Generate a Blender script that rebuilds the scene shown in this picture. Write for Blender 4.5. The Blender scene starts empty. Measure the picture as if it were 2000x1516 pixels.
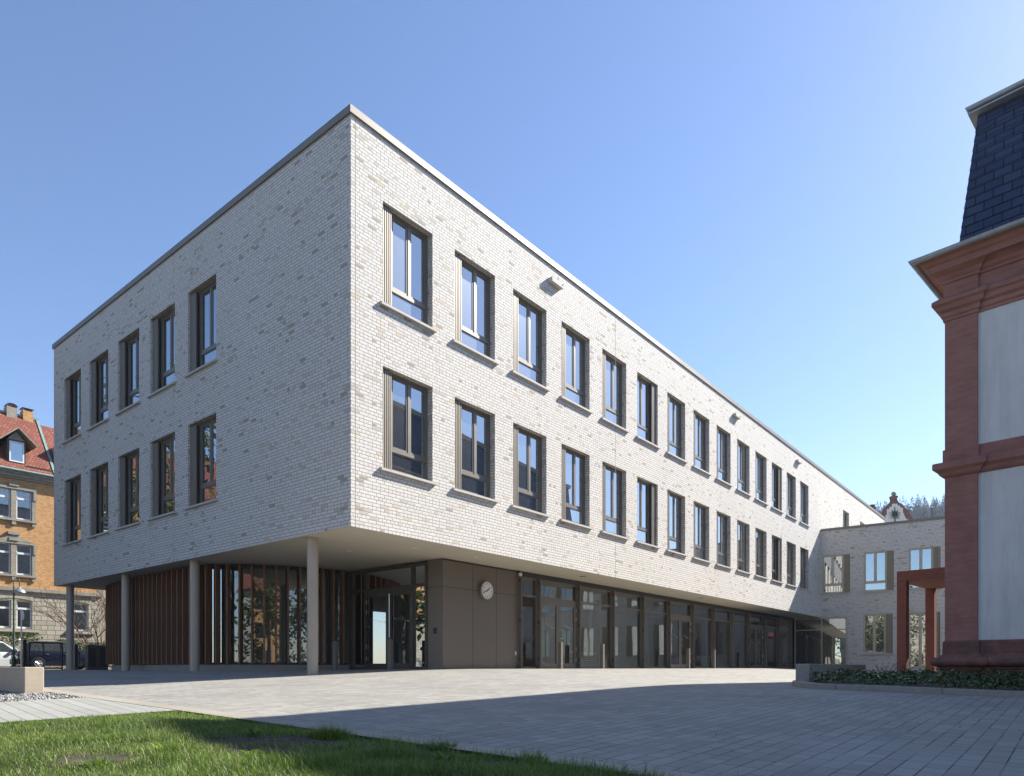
import bpy, math, random
import numpy as np
from mathutils import Vector, Matrix
R = math.radians
random.seed(7); rng = np.random.default_rng(7)
SC = bpy.context.scene
COL = SC.collection

# ------------------------------------------------------------------ camera, sky, sun
F = 1363.0
cam_d = bpy.data.cameras.new("camera"); cam = bpy.data.objects.new("camera", cam_d); COL.objects.link(cam)
cam_d.sensor_width = 36; cam_d.lens = 36 * F / 2000
cam_d.shift_y = (1304 - 758) / 2000; cam_d.clip_start = 0.1; cam_d.clip_end = 3000
cam.location = (0, 0, 0); cam.rotation_euler = (R(90), 0, 0)
SC.camera = cam
SUN_AZ = R(59.6); SUN_EL = R(38.9)
w = bpy.data.worlds.new("World"); SC.world = w; w.use_nodes = True
nt = w.node_tree
for n in list(nt.nodes): nt.nodes.remove(n)
sky = nt.nodes.new('ShaderNodeTexSky'); sky.sky_type = 'NISHITA'; sky.sun_disc = False
sky.sun_elevation = SUN_EL; sky.sun_rotation = SUN_AZ
sky.air_density = 1.0; sky.dust_density = 0.42; sky.ozone_density = 3.0; sky.altitude = 300
bg = nt.nodes.new('ShaderNodeBackground'); bg.inputs[1].default_value = 0.092
wo = nt.nodes.new('ShaderNodeOutputWorld')
tint = nt.nodes.new('ShaderNodeMixRGB'); tint.blend_type = 'MULTIPLY'; tint.inputs[0].default_value = 1; tint.inputs[2].default_value = (1.0, 0.97, 1.01, 1)
hs_ = nt.nodes.new('ShaderNodeHueSaturation'); hs_.inputs['Saturation'].default_value = 1.06; nt.links.new(sky.outputs[0], hs_.inputs['Color']); nt.links.new(hs_.outputs[0], tint.inputs[1]); nt.links.new(tint.outputs[0], bg.inputs[0]); nt.links.new(bg.outputs[0], wo.inputs[0])
sd = bpy.data.lights.new("sun", 'SUN'); sd.energy = 5.0; sd.angle = R(0.5); sd.color = (1.0, 0.955, 0.88)
so = bpy.data.objects.new("sun", sd); COL.objects.link(so)
sv = Vector((math.sin(SUN_AZ) * math.cos(SUN_EL), math.cos(SUN_AZ) * math.cos(SUN_EL), math.sin(SUN_EL)))
so.rotation_euler = sv.to_track_quat('Z', 'Y').to_euler(); so.location = (30, 10, 40)
SC.view_settings.view_transform = 'Standard'; SC.view_settings.look = 'None'
SC.view_settings.exposure = 1.2; SC.view_settings.gamma = 1.0
SC.render.engine = 'CYCLES'
SC.cycles.caustics_reflective = False; SC.cycles.caustics_refractive = False
SC.cycles.max_bounces = 8; SC.cycles.transparent_max_bounces = 12

# ------------------------------------------------------------------ frames
Dv = Vector((1107, 1363)).normalized()           # along the long facade
Lv = Vector((-Dv.y, Dv.x))                       # along the end facade
C0 = Vector((-3.72, 16.1))
A_MAIN = math.atan2(Dv.y, Dv.x)
Fv = Vector((0.691, -0.723)).normalized(); Gv = Vector((-Fv.y, Fv.x))
W0 = Vector((9.70, 15.64)); A_OLD = math.atan2(Fv.y, Fv.x)
Wv = Vector((0.829, -0.559)).normalized(); K0 = Vector((20.08, 45.4)); A_WING = math.atan2(Wv.y, Wv.x)
SOF = 3.267

def m2w(a, u): p = C0 + Dv * a + Lv * u; return p.x, p.y
def w2m(x, y):
    q = Vector((x, y)) - C0; return q.dot(Dv), q.dot(Lv)
def gz(X, Y):
    X = np.asarray(X, float); Y = np.asarray(Y, float)
    pl = -0.955 + 0.0445 * Y
    D = -((X - C0.x) * Lv.x + (Y - C0.y) * Lv.y)
    cap = np.maximum(-0.04 - 0.045 * np.maximum(D, 0), -0.385)
    t = np.clip((-X - 3) / 5, 0, 1); cap = cap - 0.07 * t
    k = 0.06
    h = np.clip(0.5 + 0.5 * (cap - pl) / k, 0, 1)
    return cap * (1 - h) + pl * h - k * h * (1 - h)
def gzf(x, y): return float(gz(x, y))

# ------------------------------------------------------------------ materials
def new_mat(name):
    m = bpy.data.materials.new(name); m.use_nodes = True
    t = m.node_tree; p = t.nodes['Principled BSDF']; return m, t, p
def N(t, kind, **kw):
    n = t.nodes.new(kind)
    for k, v in kw.items():
        if k.startswith('i_'): n.inputs[k[2:].replace('_', ' ')].default_value = v
        else: setattr(n, k, v)
    return n
def ramp(t, stops, interp='LINEAR'):
    r = t.nodes.new('ShaderNodeValToRGB'); r.color_ramp.interpolation = interp
    e = r.color_ramp.elements
    while len(e) > 1: e.remove(e[-1])
    e[0].position = stops[0][0]; e[0].color = (*stops[0][1], 1)
    for s, c in stops[1:]:
        x = e.new(s); x.color = (*c, 1)
    return r
def plain(name, col, rough=0.6, metal=0.0, var=0.12, scale=3.0, bump=0.0, bscale=60, spec=0.5):
    m, t, p = new_mat(name); L = t.links
    tc = N(t, 'ShaderNodeTexCoord')
    n = N(t, 'ShaderNodeTexNoise', i_Scale=scale, i_Detail=6.0, i_Roughness=0.6)
    L.new(tc.outputs['Object'], n.inputs['Vector'])
    lo = tuple(c * (1 - var) for c in col); hi = tuple(min(1, c * (1 + var)) for c in col)
    r = ramp(t, [(0.3, lo), (0.7, hi)]); L.new(n.outputs['Fac'], r.inputs[0]); L.new(r.outputs[0], p.inputs['Base Color'])
    p.inputs['Roughness'].default_value = rough; p.inputs['Metallic'].default_value = metal
    p.inputs['Specular IOR Level'].default_value = spec
    if bump:
        b2 = N(t, 'ShaderNodeTexNoise', i_Scale=bscale, i_Detail=4.0); L.new(tc.outputs['Object'], b2.inputs['Vector'])
        b = N(t, 'ShaderNodeBump', i_Strength=bump, i_Distance=0.01); L.new(b2.outputs['Fac'], b.inputs['Height']); L.new(b.outputs[0], p.inputs['Normal'])
    return m
def brick_mat(name, stops, mortar, bw=0.25, rh=0.0833, ms=0.012, rough=0.8, bump=0.6, squash=0.5, sqf=3, var=0.06, off=0.5):
    m, t, p = new_mat(name); L = t.links
    uv = N(t, 'ShaderNodeUVMap')
    b = t.nodes.new('ShaderNodeTexBrick'); b.offset = off; b.offset_frequency = 2; b.squash = squash; b.squash_frequency = sqf
    b.inputs['Color1'].default_value = (0, 0, 0, 1); b.inputs['Color2'].default_value = (1, 1, 1, 1); b.inputs['Mortar'].default_value = (0.5, 0.5, 0.5, 1)
    b.inputs['Scale'].default_value = 1; b.inputs['Mortar Size'].default_value = ms; b.inputs['Mortar Smooth'].default_value = 0.3
    b.inputs['Bias'].default_value = 0; b.inputs['Brick Width'].default_value = bw; b.inputs['Row Height'].default_value = rh
    L.new(uv.outputs[0], b.inputs['Vector'])
    r = ramp(t, stops, 'CONSTANT'); L.new(b.outputs['Color'], r.inputs[0])
    # streaks inside a brick
    mp = N(t, 'ShaderNodeMapping'); mp.inputs['Scale'].default_value = (14, 60, 1); L.new(uv.outputs[0], mp.inputs[0])
    n = N(t, 'ShaderNodeTexNoise', i_Scale=1.0, i_Detail=4.0); L.new(mp.outputs[0], n.inputs['Vector'])
    n2 = N(t, 'ShaderNodeTexNoise', i_Scale=0.35, i_Detail=5.0); L.new(uv.outputs[0], n2.inputs['Vector'])
    r1 = ramp(t, [(0.3, (1 - var * 1.6,) * 3), (0.7, (1 + var,) * 3)]); L.new(n.outputs['Fac'], r1.inputs[0])
    r2 = ramp(t, [(0.35, (0.95, 0.95, 0.95)), (0.65, (1.0, 1.0, 1.0))]); L.new(n2.outputs['Fac'], r2.inputs[0])
    m1 = N(t, 'ShaderNodeMixRGB', blend_type='MULTIPLY'); m1.inputs[0].default_value = 1; L.new(r.outputs[0], m1.inputs[1]); L.new(r1.outputs[0], m1.inputs[2])
    m3 = N(t, 'ShaderNodeMixRGB', blend_type='MULTIPLY'); m3.inputs[0].default_value = 1; L.new(m1.outputs[0], m3.inputs[1]); L.new(r2.outputs[0], m3.inputs[2])
    m2 = N(t, 'ShaderNodeMixRGB'); L.new(b.outputs['Fac'], m2.inputs[0]); L.new(m3.outputs[0], m2.inputs[1]); m2.inputs[2].default_value = (*mortar, 1)
    L.new(m2.outputs[0], p.inputs['Base Color']); p.inputs['Roughness'].default_value = rough; p.inputs['Specular IOR Level'].default_value = 0.35
    inv = N(t, 'ShaderNodeMath', operation='SUBTRACT'); inv.inputs[0].default_value = 1; L.new(b.outputs['Fac'], inv.inputs[1])
    ad = N(t, 'ShaderNodeMath', operation='MULTIPLY_ADD'); L.new(n.outputs['Fac'], ad.inputs[0]); ad.inputs[1].default_value = 0.25; L.new(inv.outputs[0], ad.inputs[2])
    bp = N(t, 'ShaderNodeBump', i_Strength=bump, i_Distance=0.012); L.new(ad.outputs[0], bp.inputs['Height']); L.new(bp.outputs[0], p.inputs['Normal'])
    return m
def glass_mat(name, refl, tint, see=True, dark=(0.012, 0.015, 0.018)):
    m, t, p = new_mat(name); L = t.links
    out = t.nodes['Material Output']
    g = N(t, 'ShaderNodeBsdfGlossy'); g.inputs['Roughness'].default_value = 0.0; g.inputs['Color'].default_value = (0.86, 0.92, 0.95, 1)
    tc = N(t, 'ShaderNodeTexCoord'); n = N(t, 'ShaderNodeTexNoise', i_Scale=1.3, i_Detail=1.0); L.new(tc.outputs['Object'], n.inputs['Vector'])
    bp = N(t, 'ShaderNodeBump', i_Strength=0.025, i_Distance=0.05); L.new(n.outputs['Fac'], bp.inputs['Height']); L.new(bp.outputs[0], g.inputs['Normal'])
    if see:
        b = N(t, 'ShaderNodeBsdfTransparent'); b.inputs[0].default_value = (*tint, 1); bo = b.outputs[0]
    else:
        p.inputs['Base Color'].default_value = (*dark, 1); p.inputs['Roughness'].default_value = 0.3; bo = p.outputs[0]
    fr = N(t, 'ShaderNodeFresnel', i_IOR=1.6)
    ma = N(t, 'ShaderNodeMath', operation='MULTIPLY_ADD'); ma.use_clamp = True; L.new(fr.outputs[0], ma.inputs[0]); ma.inputs[1].default_value = 1.0 - refl; ma.inputs[2].default_value = refl
    mx = N(t, 'ShaderNodeMixShader'); L.new(ma.outputs[0], mx.inputs[0]); L.new(bo, mx.inputs[1]); L.new(g.outputs[0], mx.inputs[2]); L.new(mx.outputs[0], out.inputs[0])
    return m
M = {}
WB = (0.72, 0.69, 0.645)
M['brick'] = brick_mat('pale_brick', [(0, WB), (0.45, (0.69, 0.66, 0.615)), (0.70, (0.735, 0.71, 0.67)), (0.895, (0.54, 0.495, 0.44)), (0.925, (0.62, 0.585, 0.54)), (0.953, (0.40, 0.345, 0.29)), (0.975, (0.64, 0.53, 0.40))], (0.41, 0.365, 0.30))
M['joint'] = plain('joint_sealant', (0.45, 0.38, 0.29), 0.8)
M['coping'] = plain('coping_metal', (0.215, 0.19, 0.16), 0.5, 0.2, 0.05, 1.2)
M['soffit'] = plain('soffit_render', (0.62, 0.56, 0.455), 0.8, 0, 0.04, 0.8)
M['frame'] = plain('bronze_frame', (0.20, 0.178, 0.15), 0.4, 0.3, 0.08, 2)
M['frame_pale'] = plain('champagne_frame', (0.48, 0.42, 0.32), 0.45, 0.35, 0.06, 2)
M['shutter'] = plain('ribbed_shutter', (0.30, 0.265, 0.215), 0.45, 0.25, 0.08, 2)
M['groove'] = plain('shutter_groove', (0.09, 0.08, 0.065), 0.6, 0.2)
M['shutter_tan'] = plain('tan_shutter', (0.44, 0.36, 0.25), 0.5, 0.15, 0.06, 2)
M['sill'] = plain('cast_sill', (0.52, 0.49, 0.45), 0.75, 0, 0.08, 4, 0.15)
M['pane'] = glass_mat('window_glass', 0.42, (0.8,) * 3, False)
M['glass'] = glass_mat('shop_glass', 0.17, (0.72, 0.76, 0.74), True)
M['panel'] = plain('bronze_cladding', (0.195, 0.163, 0.132), 0.42, 0.25, 0.05, 0.7)
M['panel_joint'] = plain('cladding_joint', (0.04, 0.033, 0.027), 0.7)
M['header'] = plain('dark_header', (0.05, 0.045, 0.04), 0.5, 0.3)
M['column'] = plain('column_paint', (0.44, 0.37, 0.295), 0.42, 0.15, 0.04, 1.5)
M['steel'] = plain('brushed_steel', (0.75, 0.74, 0.72), 0.3, 0.9, 0.05)
M['int_wall'] = plain('interior_wall', (0.45, 0.46, 0.42), 0.8, 0, 0.1, 0.5)
M['int_floor'] = plain('interior_floor', (0.16, 0.16, 0.15), 0.3, 0, 0.1, 1)
M['int_green'] = plain('green_column', (0.24, 0.36, 0.30), 0.5)
M['white'] = plain('white_paint', (0.75, 0.75, 0.73), 0.4, 0, 0.04)
M['black'] = plain('black_paint', (0.015, 0.015, 0.017), 0.4)
M['roof_gravel'] = plain('roof_gravel', (0.25, 0.24, 0.22), 0.9)
# wood with vertical grain
def wood_mat():
    m, t, p = new_mat('larch_wood'); L = t.links
    tc = N(t, 'ShaderNodeTexCoord'); mp = N(t, 'ShaderNodeMapping'); mp.inputs['Scale'].default_value = (30, 30, 1.4)
    L.new(tc.outputs['Object'], mp.inputs[0]); n = N(t, 'ShaderNodeTexNoise', i_Scale=1.0, i_Detail=6.0); L.new(mp.outputs[0], n.inputs['Vector'])
    r = ramp(t, [(0.3, (0.15, 0.068, 0.036)), (0.55, (0.26, 0.125, 0.066)), (0.8, (0.34, 0.18, 0.10))]); L.new(n.outputs['Fac'], r.inputs[0])
    L.new(r.outputs[0], p.inputs['Base Color']); p.inputs['Roughness'].default_value = 0.65
    b = N(t, 'ShaderNodeBump', i_Strength=0.3, i_Distance=0.004); L.new(n.outputs['Fac'], b.inputs['Height']); L.new(b.outputs[0], p.inputs['Normal'])
    return m
M['wood'] = wood_mat()
# sandstone
def stone_mat(name, c1, c2, scale=1.6, bump=0.25, streak=True):
    m, t, p = new_mat(name); L = t.links
    tc = N(t, 'ShaderNodeTexCoord')
    n = N(t, 'ShaderNodeTexNoise', i_Scale=scale, i_Detail=9.0, i_Roughness=0.7); L.new(tc.outputs['Object'], n.inputs['Vector'])
    r = ramp(t, [(0.3, c1), (0.7, c2)]); L.new(n.outputs['Fac'], r.inputs[0])
    mp = N(t, 'ShaderNodeMapping'); mp.inputs['Scale'].default_value = (1.5, 1.5, 9.0); L.new(tc.outputs['Object'], mp.inputs[0])
    s = N(t, 'ShaderNodeTexNoise', i_Scale=1.5, i_Detail=5.0); L.new(mp.outputs[0], s.inputs['Vector'])
    r2 = ramp(t, [(0.35, (0.86,) * 3), (0.6, (1.03,) * 3)]); L.new(s.outputs['Fac'], r2.inputs[0])
    mx = N(t, 'ShaderNodeMixRGB', blend_type='MULTIPLY'); mx.inputs[0].default_value = 1 if streak else 0.3; L.new(r.outputs[0], mx.inputs[1]); L.new(r2.outputs[0], mx.inputs[2])
    L.new(mx.outputs[0], p.inputs['Base Color']); p.inputs['Roughness'].default_value = 0.85; p.inputs['Specular IOR Level'].default_value = 0.25
    f = N(t, 'ShaderNodeTexNoise', i_Scale=90.0, i_Detail=3.0); L.new(tc.outputs['Object'], f.inputs['Vector'])
    b = N(t, 'ShaderNodeBump', i_Strength=bump, i_Distance=0.01); L.new(f.outputs['Fac'], b.inputs['Height']); L.new(b.outputs[0], p.inputs['Normal'])
    return m
M['red_stone'] = stone_mat('red_sandstone', (0.30, 0.142, 0.112), (0.41, 0.205, 0.165))
M['red_stone_dirty'] = stone_mat('weathered_red_sandstone', (0.12, 0.072, 0.058), (0.29, 0.135, 0.106), 3.5)
M['red_concrete'] = stone_mat('red_pigmented_concrete', (0.21, 0.080, 0.062), (0.275, 0.108, 0.084), 9.0, 0.2, False)
M['stucco'] = plain('rough_white_stucco', (0.72, 0.70, 0.66), 0.9, 0, 0.05, 1.2, 0.9, 38)
def add_streaks(m, sx, sz, lo, fac):
    t = m.node_tree; p = t.nodes['Principled BSDF']; src = p.inputs['Base Color'].links[0].from_socket
    tc = N(t, 'ShaderNodeTexCoord'); mp = N(t, 'ShaderNodeMapping'); mp.inputs['Scale'].default_value = (sx, sx, sz); t.links.new(tc.outputs['Object'], mp.inputs[0])
    n = N(t, 'ShaderNodeTexNoise', i_Scale=1.0, i_Detail=6.0, i_Roughness=0.7); t.links.new(mp.outputs[0], n.inputs['Vector']); r = ramp(t, [(0.36, (lo,) * 3), (0.58, (1,) * 3)]); t.links.new(n.outputs['Fac'], r.inputs[0])
    mx = N(t, 'ShaderNodeMixRGB', blend_type='MULTIPLY'); mx.inputs[0].default_value = fac; t.links.new(src, mx.inputs[1]); t.links.new(r.outputs[0], mx.inputs[2]); t.links.new(mx.outputs[0], p.inputs['Base Color'])
add_streaks(M['stucco'], 3.5, 0.35, 0.84, 1.0)
M['zinc'] = plain('zinc_gutter', (0.34, 0.36, 0.37), 0.45, 0.45, 0.15, 5)
M['stone'] = stone_mat('grey_sandstone', (0.34, 0.31, 0.24), (0.47, 0.43, 0.34), 3.0)
M['stone_dark'] = stone_mat('moulded_stone', (0.25, 0.225, 0.175), (0.38, 0.345, 0.28), 4.0)
M['bench'] = stone_mat('cast_concrete_beige', (0.47, 0.39, 0.29), (0.56, 0.475, 0.36), 8.0, 0.5, False)
M['kerb'] = stone_mat('kerb_concrete', (0.30, 0.27, 0.24), (0.38, 0.345, 0.30), 8.0, 0.3, False)
M['orange_brick'] = brick_mat('orange_brick', [(0, (0.54, 0.28, 0.10)), (0.3, (0.60, 0.33, 0.13)), (0.6, (0.48, 0.24, 0.085)), (0.85, (0.64, 0.38, 0.16))], (0.34, 0.24, 0.15), 0.16, 0.062, 0.008, 0.85, 0.5, 1.0, 2)
M['ashlar'] = brick_mat('rusticated_ashlar', [(0, (0.42, 0.385, 0.30)), (0.4, (0.46, 0.42, 0.33)), (0.75, (0.38, 0.345, 0.27))], (0.10, 0.09, 0.075), 0.50, 0.285, 0.016, 0.9, 1.0, 0.7, 2, 0.15)
M['roof_tile'] = brick_mat('red_plain_tile', [(0, (0.25, 0.075, 0.045)), (0.35, (0.30, 0.10, 0.062)), (0.7, (0.21, 0.065, 0.04)), (0.9, (0.22, 0.075, 0.05))], (0.08, 0.03, 0.022), 0.18, 0.15, 0.018, 0.8, 1.0, 1.0, 2, 0.2)
M['curtain'] = plain('net_curtain', (0.42, 0.47, 0.50), 0.9, 0, 0.25, 6)
M['copper'] = plain('green_copper', (0.17, 0.27, 0.25), 0.6, 0.1, 0.2)
M['dark_wood'] = plain('dark_timber', (0.07, 0.06, 0.05), 0.7)

def paver_mat(name, bw, rh, ms, ca, cb, joint, rot=False, patch=True, jn=True):
    m, t, p = new_mat(name); L = t.links
    uv = N(t, 'ShaderNodeUVMap'); b = t.nodes.new('ShaderNodeTexBrick'); b.offset = 0.37; b.offset_frequency = 3; b.squash = 0.62; b.squash_frequency = 3
    b.inputs['Color1'].default_value = (0, 0, 0, 1); b.inputs['Color2'].default_value = (1, 1, 1, 1); b.inputs['Mortar'].default_value = (0.5,) * 3 + (1,)
    b.inputs['Scale'].default_value = 1; b.inputs['Mortar Size'].default_value = ms; b.inputs['Mortar Smooth'].default_value = 0.15
    b.inputs['Brick Width'].default_value = bw; b.inputs['Row Height'].default_value = rh
    L.new(uv.outputs[0], b.inputs['Vector'])
    r = ramp(t, [(0, ca), (1, cb)]); L.new(b.outputs['Color'], r.inputs[0])
    g = N(t, 'ShaderNodeTexNoise', i_Scale=140.0, i_Detail=3.0); L.new(uv.outputs[0], g.inputs['Vector'])
    rg = ramp(t, [(0.3, (0.86,) * 3), (0.7, (1.12,) * 3)]); L.new(g.outputs['Fac'], rg.inputs[0])
    q = N(t, 'ShaderNodeTexNoise', i_Scale=0.55, i_Detail=7.0, i_Roughness=0.65); L.new(uv.outputs[0], q.inputs['Vector'])
    rq = ramp(t, [(0.3, (0.80, 0.80, 0.80)), (0.5, (0.97, 0.97, 0.97)), (0.7, (1.06, 1.06, 1.05))]); L.new(q.outputs['Fac'], rq.inputs[0])
    m1 = N(t, 'ShaderNodeMixRGB', blend_type='MULTIPLY'); m1.inputs[0].default_value = 1; L.new(r.outputs[0], m1.inputs[1]); L.new(rg.outputs[0], m1.inputs[2])
    m2 = N(t, 'ShaderNodeMixRGB', blend_type='MULTIPLY'); m2.inputs[0].default_value = 1; L.new(m1.outputs[0], m2.inputs[1]); L.new(rq.outputs[0], m2.inputs[2])
    fac = b.outputs['Fac']
    if jn:
        j = N(t, 'ShaderNodeTexNoise', i_Scale=2.2, i_Detail=3.0); L.new(uv.outputs[0], j.inputs['Vector'])
        rj = ramp(t, [(0.35, (0.25,) * 3), (0.6, (1,) * 3)]); L.new(j.outputs['Fac'], rj.inputs[0])
        mu = N(t, 'ShaderNodeMath', operation='MULTIPLY'); L.new(b.outputs['Fac'], mu.inputs[0]); L.new(rj.outputs[0], mu.inputs[1]); fac = mu.outputs[0]
    m3 = N(t, 'ShaderNodeMixRGB'); L.new(fac, m3.inputs[0]); L.new(m2.outputs[0], m3.inputs[1]); m3.inputs[2].default_value = (*joint, 1)
    L.new(m3.outputs[0], p.inputs['Base Color']); p.inputs['Roughness'].default_value = 0.78; p.inputs['Specular IOR Level'].default_value = 0.4
    inv = N(t, 'ShaderNodeMath', operation='MULTIPLY_ADD'); inv.inputs[1].default_value = -1; inv.inputs[2].default_value = 1; L.new(fac, inv.inputs[0])
    ad = N(t, 'ShaderNodeMath', operation='MULTIPLY_ADD'); L.new(g.outputs['Fac'], ad.inputs[0]); ad.inputs[1].default_value = 0.12; L.new(inv.outputs[0], ad.inputs[2])
    bp = N(t, 'ShaderNodeBump', i_Strength=0.5, i_Distance=0.005); L.new(ad.outputs[0], bp.inputs['Height']); L.new(bp.outputs[0], p.inputs['Normal'])
    return m
M['paver'] = paver_mat('plaza_paver', 0.34, 0.152, 0.0055, (0.252, 0.240, 0.210), (0.325, 0.308, 0.271), (0.035, 0.03, 0.026))
M['path'] = paver_mat('path_slab', 40.0, 0.165, 0.006, (0.30, 0.295, 0.262), (0.345, 0.34, 0.305), (0.12, 0.10, 0.07), jn=False)
M['strip'] = paver_mat('border_stone', 1.0, 2.0, 0.004, (0.32, 0.285, 0.23), (0.36, 0.32, 0.262), (0.15, 0.12, 0.09), jn=False)
M['asphalt'] = plain('asphalt', (0.06, 0.06, 0.06), 0.9, 0, 0.2, 6, 0.3, 120)
M['soil'] = plain('garden_soil', (0.058, 0.044, 0.026), 0.95, 0, 0.45, 7, 0.9, 45)
def leaf_mat(name, cols, rough=0.5, trans=0.35):
    m, t, p = new_mat(name); L = t.links
    a = N(t, 'ShaderNodeAttribute', attribute_name='rnd'); r = ramp(t, cols); L.new(a.outputs['Fac'], r.inputs[0])
    L.new(r.outputs[0], p.inputs['Base Color']); p.inputs['Roughness'].default_value = rough
    tr = N(t, 'ShaderNodeBsdfTranslucent'); L.new(r.outputs[0], tr.inputs[0])
    mx = N(t, 'ShaderNodeMixShader'); mx.inputs[0].default_value = trans
    L.new(p.outputs[0], mx.inputs[1]); L.new(tr.outputs[0], mx.inputs[2]); L.new(mx.outputs[0], t.nodes['Material Output'].inputs[0])
    return m
M['grass'] = leaf_mat('grass_blade', [(0, (0.075, 0.135, 0.02)), (0.5, (0.15, 0.24, 0.03)), (0.86, (0.26, 0.36, 0.045)), (0.93, (0.36, 0.33, 0.15)), (1, (0.48, 0.42, 0.25))], 0.5)
M['cover'] = leaf_mat('ground_cover_leaf', [(0, (0.03, 0.055, 0.014)), (0.6, (0.055, 0.10, 0.022)), (1, (0.10, 0.15, 0.035))], 0.35, 0.2)
M['hedge'] = leaf_mat('hedge_leaf', [(0, (0.03, 0.05, 0.015)), (0.6, (0.06, 0.09, 0.02)), (1, (0.13, 0.16, 0.04))], 0.3, 0.2)
M['yellow_leaf'] = leaf_mat('forsythia', [(0, (0.5, 0.32, 0.02)), (1, (0.7, 0.5, 0.04))])
M['twig'] = plain('bare_twig', (0.16, 0.10, 0.065), 0.8)
M['conifer'] = leaf_mat('conifer', [(0, (0.018, 0.03, 0.02)), (1, (0.045, 0.06, 0.035))], 0.8, 0.1)

# ------------------------------------------------------------------ mesh helper
class MB:
    def __init__(s): s.v = []; s.f = []
    def q(s, *pts):
        n = len(s.v); s.v += [tuple(p) for p in pts]; s.f.append(tuple(range(n, n + len(pts)))); return s
    def box(s, x0, x1, y0, y1, z0, z1):
        n = len(s.v)
        s.v += [(x0, y0, z0), (x1, y0, z0), (x1, y1, z0), (x0, y1, z0), (x0, y0, z1), (x1, y0, z1), (x1, y1, z1), (x0, y1, z1)]
        s.f += [tuple(n + i for i in f) for f in ((0, 3, 2, 1), (4, 5, 6, 7), (0, 1, 5, 4), (1, 2, 6, 5), (2, 3, 7, 6), (3, 0, 4, 7))]
        return s
    def prism(s, pts, z0, z1):
        n = len(s.v); k = len(pts)
        s.v += [(x, y, z0) for x, y in pts] + [(x, y, z1) for x, y in pts]
        s.f.append(tuple(n + i for i in reversed(range(k)))); s.f.append(tuple(n + k + i for i in range(k)))
        for i in range(k): j = (i + 1) % k; s.f.append((n + i, n + j, n + k + j, n + k + i))
        return s
    def tube(s, pts, r, seg=8, cap=True):
        pts = [Vector(p) for p in pts]; rs = r if isinstance(r, (list, tuple)) else [r] * len(pts)
        base = len(s.v)
        for i, p in enumerate(pts):
            d = (pts[min(i + 1, len(pts) - 1)] - pts[max(i - 1, 0)]).normalized()
            up = Vector((0, 0, 1)) if abs(d.z) < 0.9 else Vector((1, 0, 0))
            a = d.cross(up).normalized(); b = d.cross(a)
            for k in range(seg):
                t = 2 * math.pi * k / seg; s.v.append(tuple(p + (a * math.cos(t) + b * math.sin(t)) * rs[i]))
        for i in range(len(pts) - 1):
            for k in range(seg):
                k2 = (k + 1) % seg; s.f.append((base + i * seg + k, base + i * seg + k2, base + (i + 1) * seg + k2, base + (i + 1) * seg + k))
        if cap:
            s.f.append(tuple(base + k for k in range(seg))); s.f.append(tuple(base + (len(pts) - 1) * seg + k for k in reversed(range(seg))))
        return s
    def lathe(s, prof, seg=24, c=(0, 0), axis='z'):
        base = len(s.v)
        for r, z in prof:
            for k in range(seg):
                t = 2 * math.pi * k / seg; x, y = r * math.cos(t), r * math.sin(t)
                s.v.append((c[0] + x, c[1] + y, z) if axis == 'z' else (c[0] + x, z, c[1] + y))
        for i in range(len(prof) - 1):
            for k in range(seg):
                k2 = (k + 1) % seg; s.f.append((base + i * seg + k, base + i * seg + k2, base + (i + 1) * seg + k2, base + (i + 1) * seg + k))
        s.f.append(tuple(base + k for k in reversed(range(seg)))); s.f.append(tuple(base + (len(prof) - 1) * seg + k for k in range(seg)))
        return s
    def sphere(s, c, r, seg=12, rings=8, sz=1.0):
        prof = [(max(1e-4, r * math.sin(math.pi * i / rings)), c[2] - r * sz * math.cos(math.pi * i / rings)) for i in range(rings + 1)]
        return s.lathe(prof, seg, (c[0], c[1]))
    def build(s, name, mat, parent=None, smooth=False, loc=None, rz=None, bevel=0, uvrot=False):
        me = bpy.data.meshes.new(name); me.from_pydata(s.v, [], s.f); me.update()
        V = np.array(s.v); n = len(me.polygons)
        nr = np.empty(n * 3); me.polygons.foreach_get('normal', nr); nr = np.abs(nr.reshape(-1, 3)); ax = nr.argmax(1)
        lv = np.empty(len(me.loops), int); me.loops.foreach_get('vertex_index', lv)
        tot = np.empty(n, int); me.polygons.foreach_get('loop_total', tot); la = np.repeat(ax, tot)
        P = V[lv]; U = np.where(la == 0, P[:, 1], P[:, 0]); W = np.where(la == 2, P[:, 1], P[:, 2])
        uv = me.uv_layers.new(name='UVMap'); uv.data.foreach_set('uv', np.stack([U, W], 1).ravel())
        if smooth: me.polygons.foreach_set('use_smooth', [True] * n)
        if mat: me.materials.append(mat)
        o = bpy.data.objects.new(name, me); COL.objects.link(o)
        if parent: o.parent = parent
        if loc is not None: o.location = loc
        if rz is not None: o.rotation_euler[2] = rz
        if bevel:
            b = o.modifiers.new('bevel', 'BEVEL'); b.width = bevel; b.segments = 2; b.limit_method = 'ANGLE'
        if smooth:
            e = o.modifiers.new('split', 'EDGE_SPLIT'); e.split_angle = R(40)
        return o
def tag(o, label=None, cat=None, group=None, kind=None):
    if label: o['label'] = label
    if cat: o['category'] = cat
    if group: o['group'] = group
    if kind: o['kind'] = kind
    return o
def thing(name, label, cat, loc=(0, 0, 0), rz=0, group=None):
    o = bpy.data.objects.new(name, None); COL.objects.link(o); o.empty_display_size = 0.3
    o.location = loc; o.rotation_euler = (0, 0, rz); return tag(o, label, cat, group)
def copy_tree(o, parent=None, loc=None, rz=None):
    c = o.copy(); COL.objects.link(c); c.parent = parent
    if loc is not None: c.location = loc
    if rz is not None: c.rotation_euler[2] = rz
    for ch in [k for k in bpy.data.objects if k.parent == o]: copy_tree(ch, c)
    return c
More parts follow.
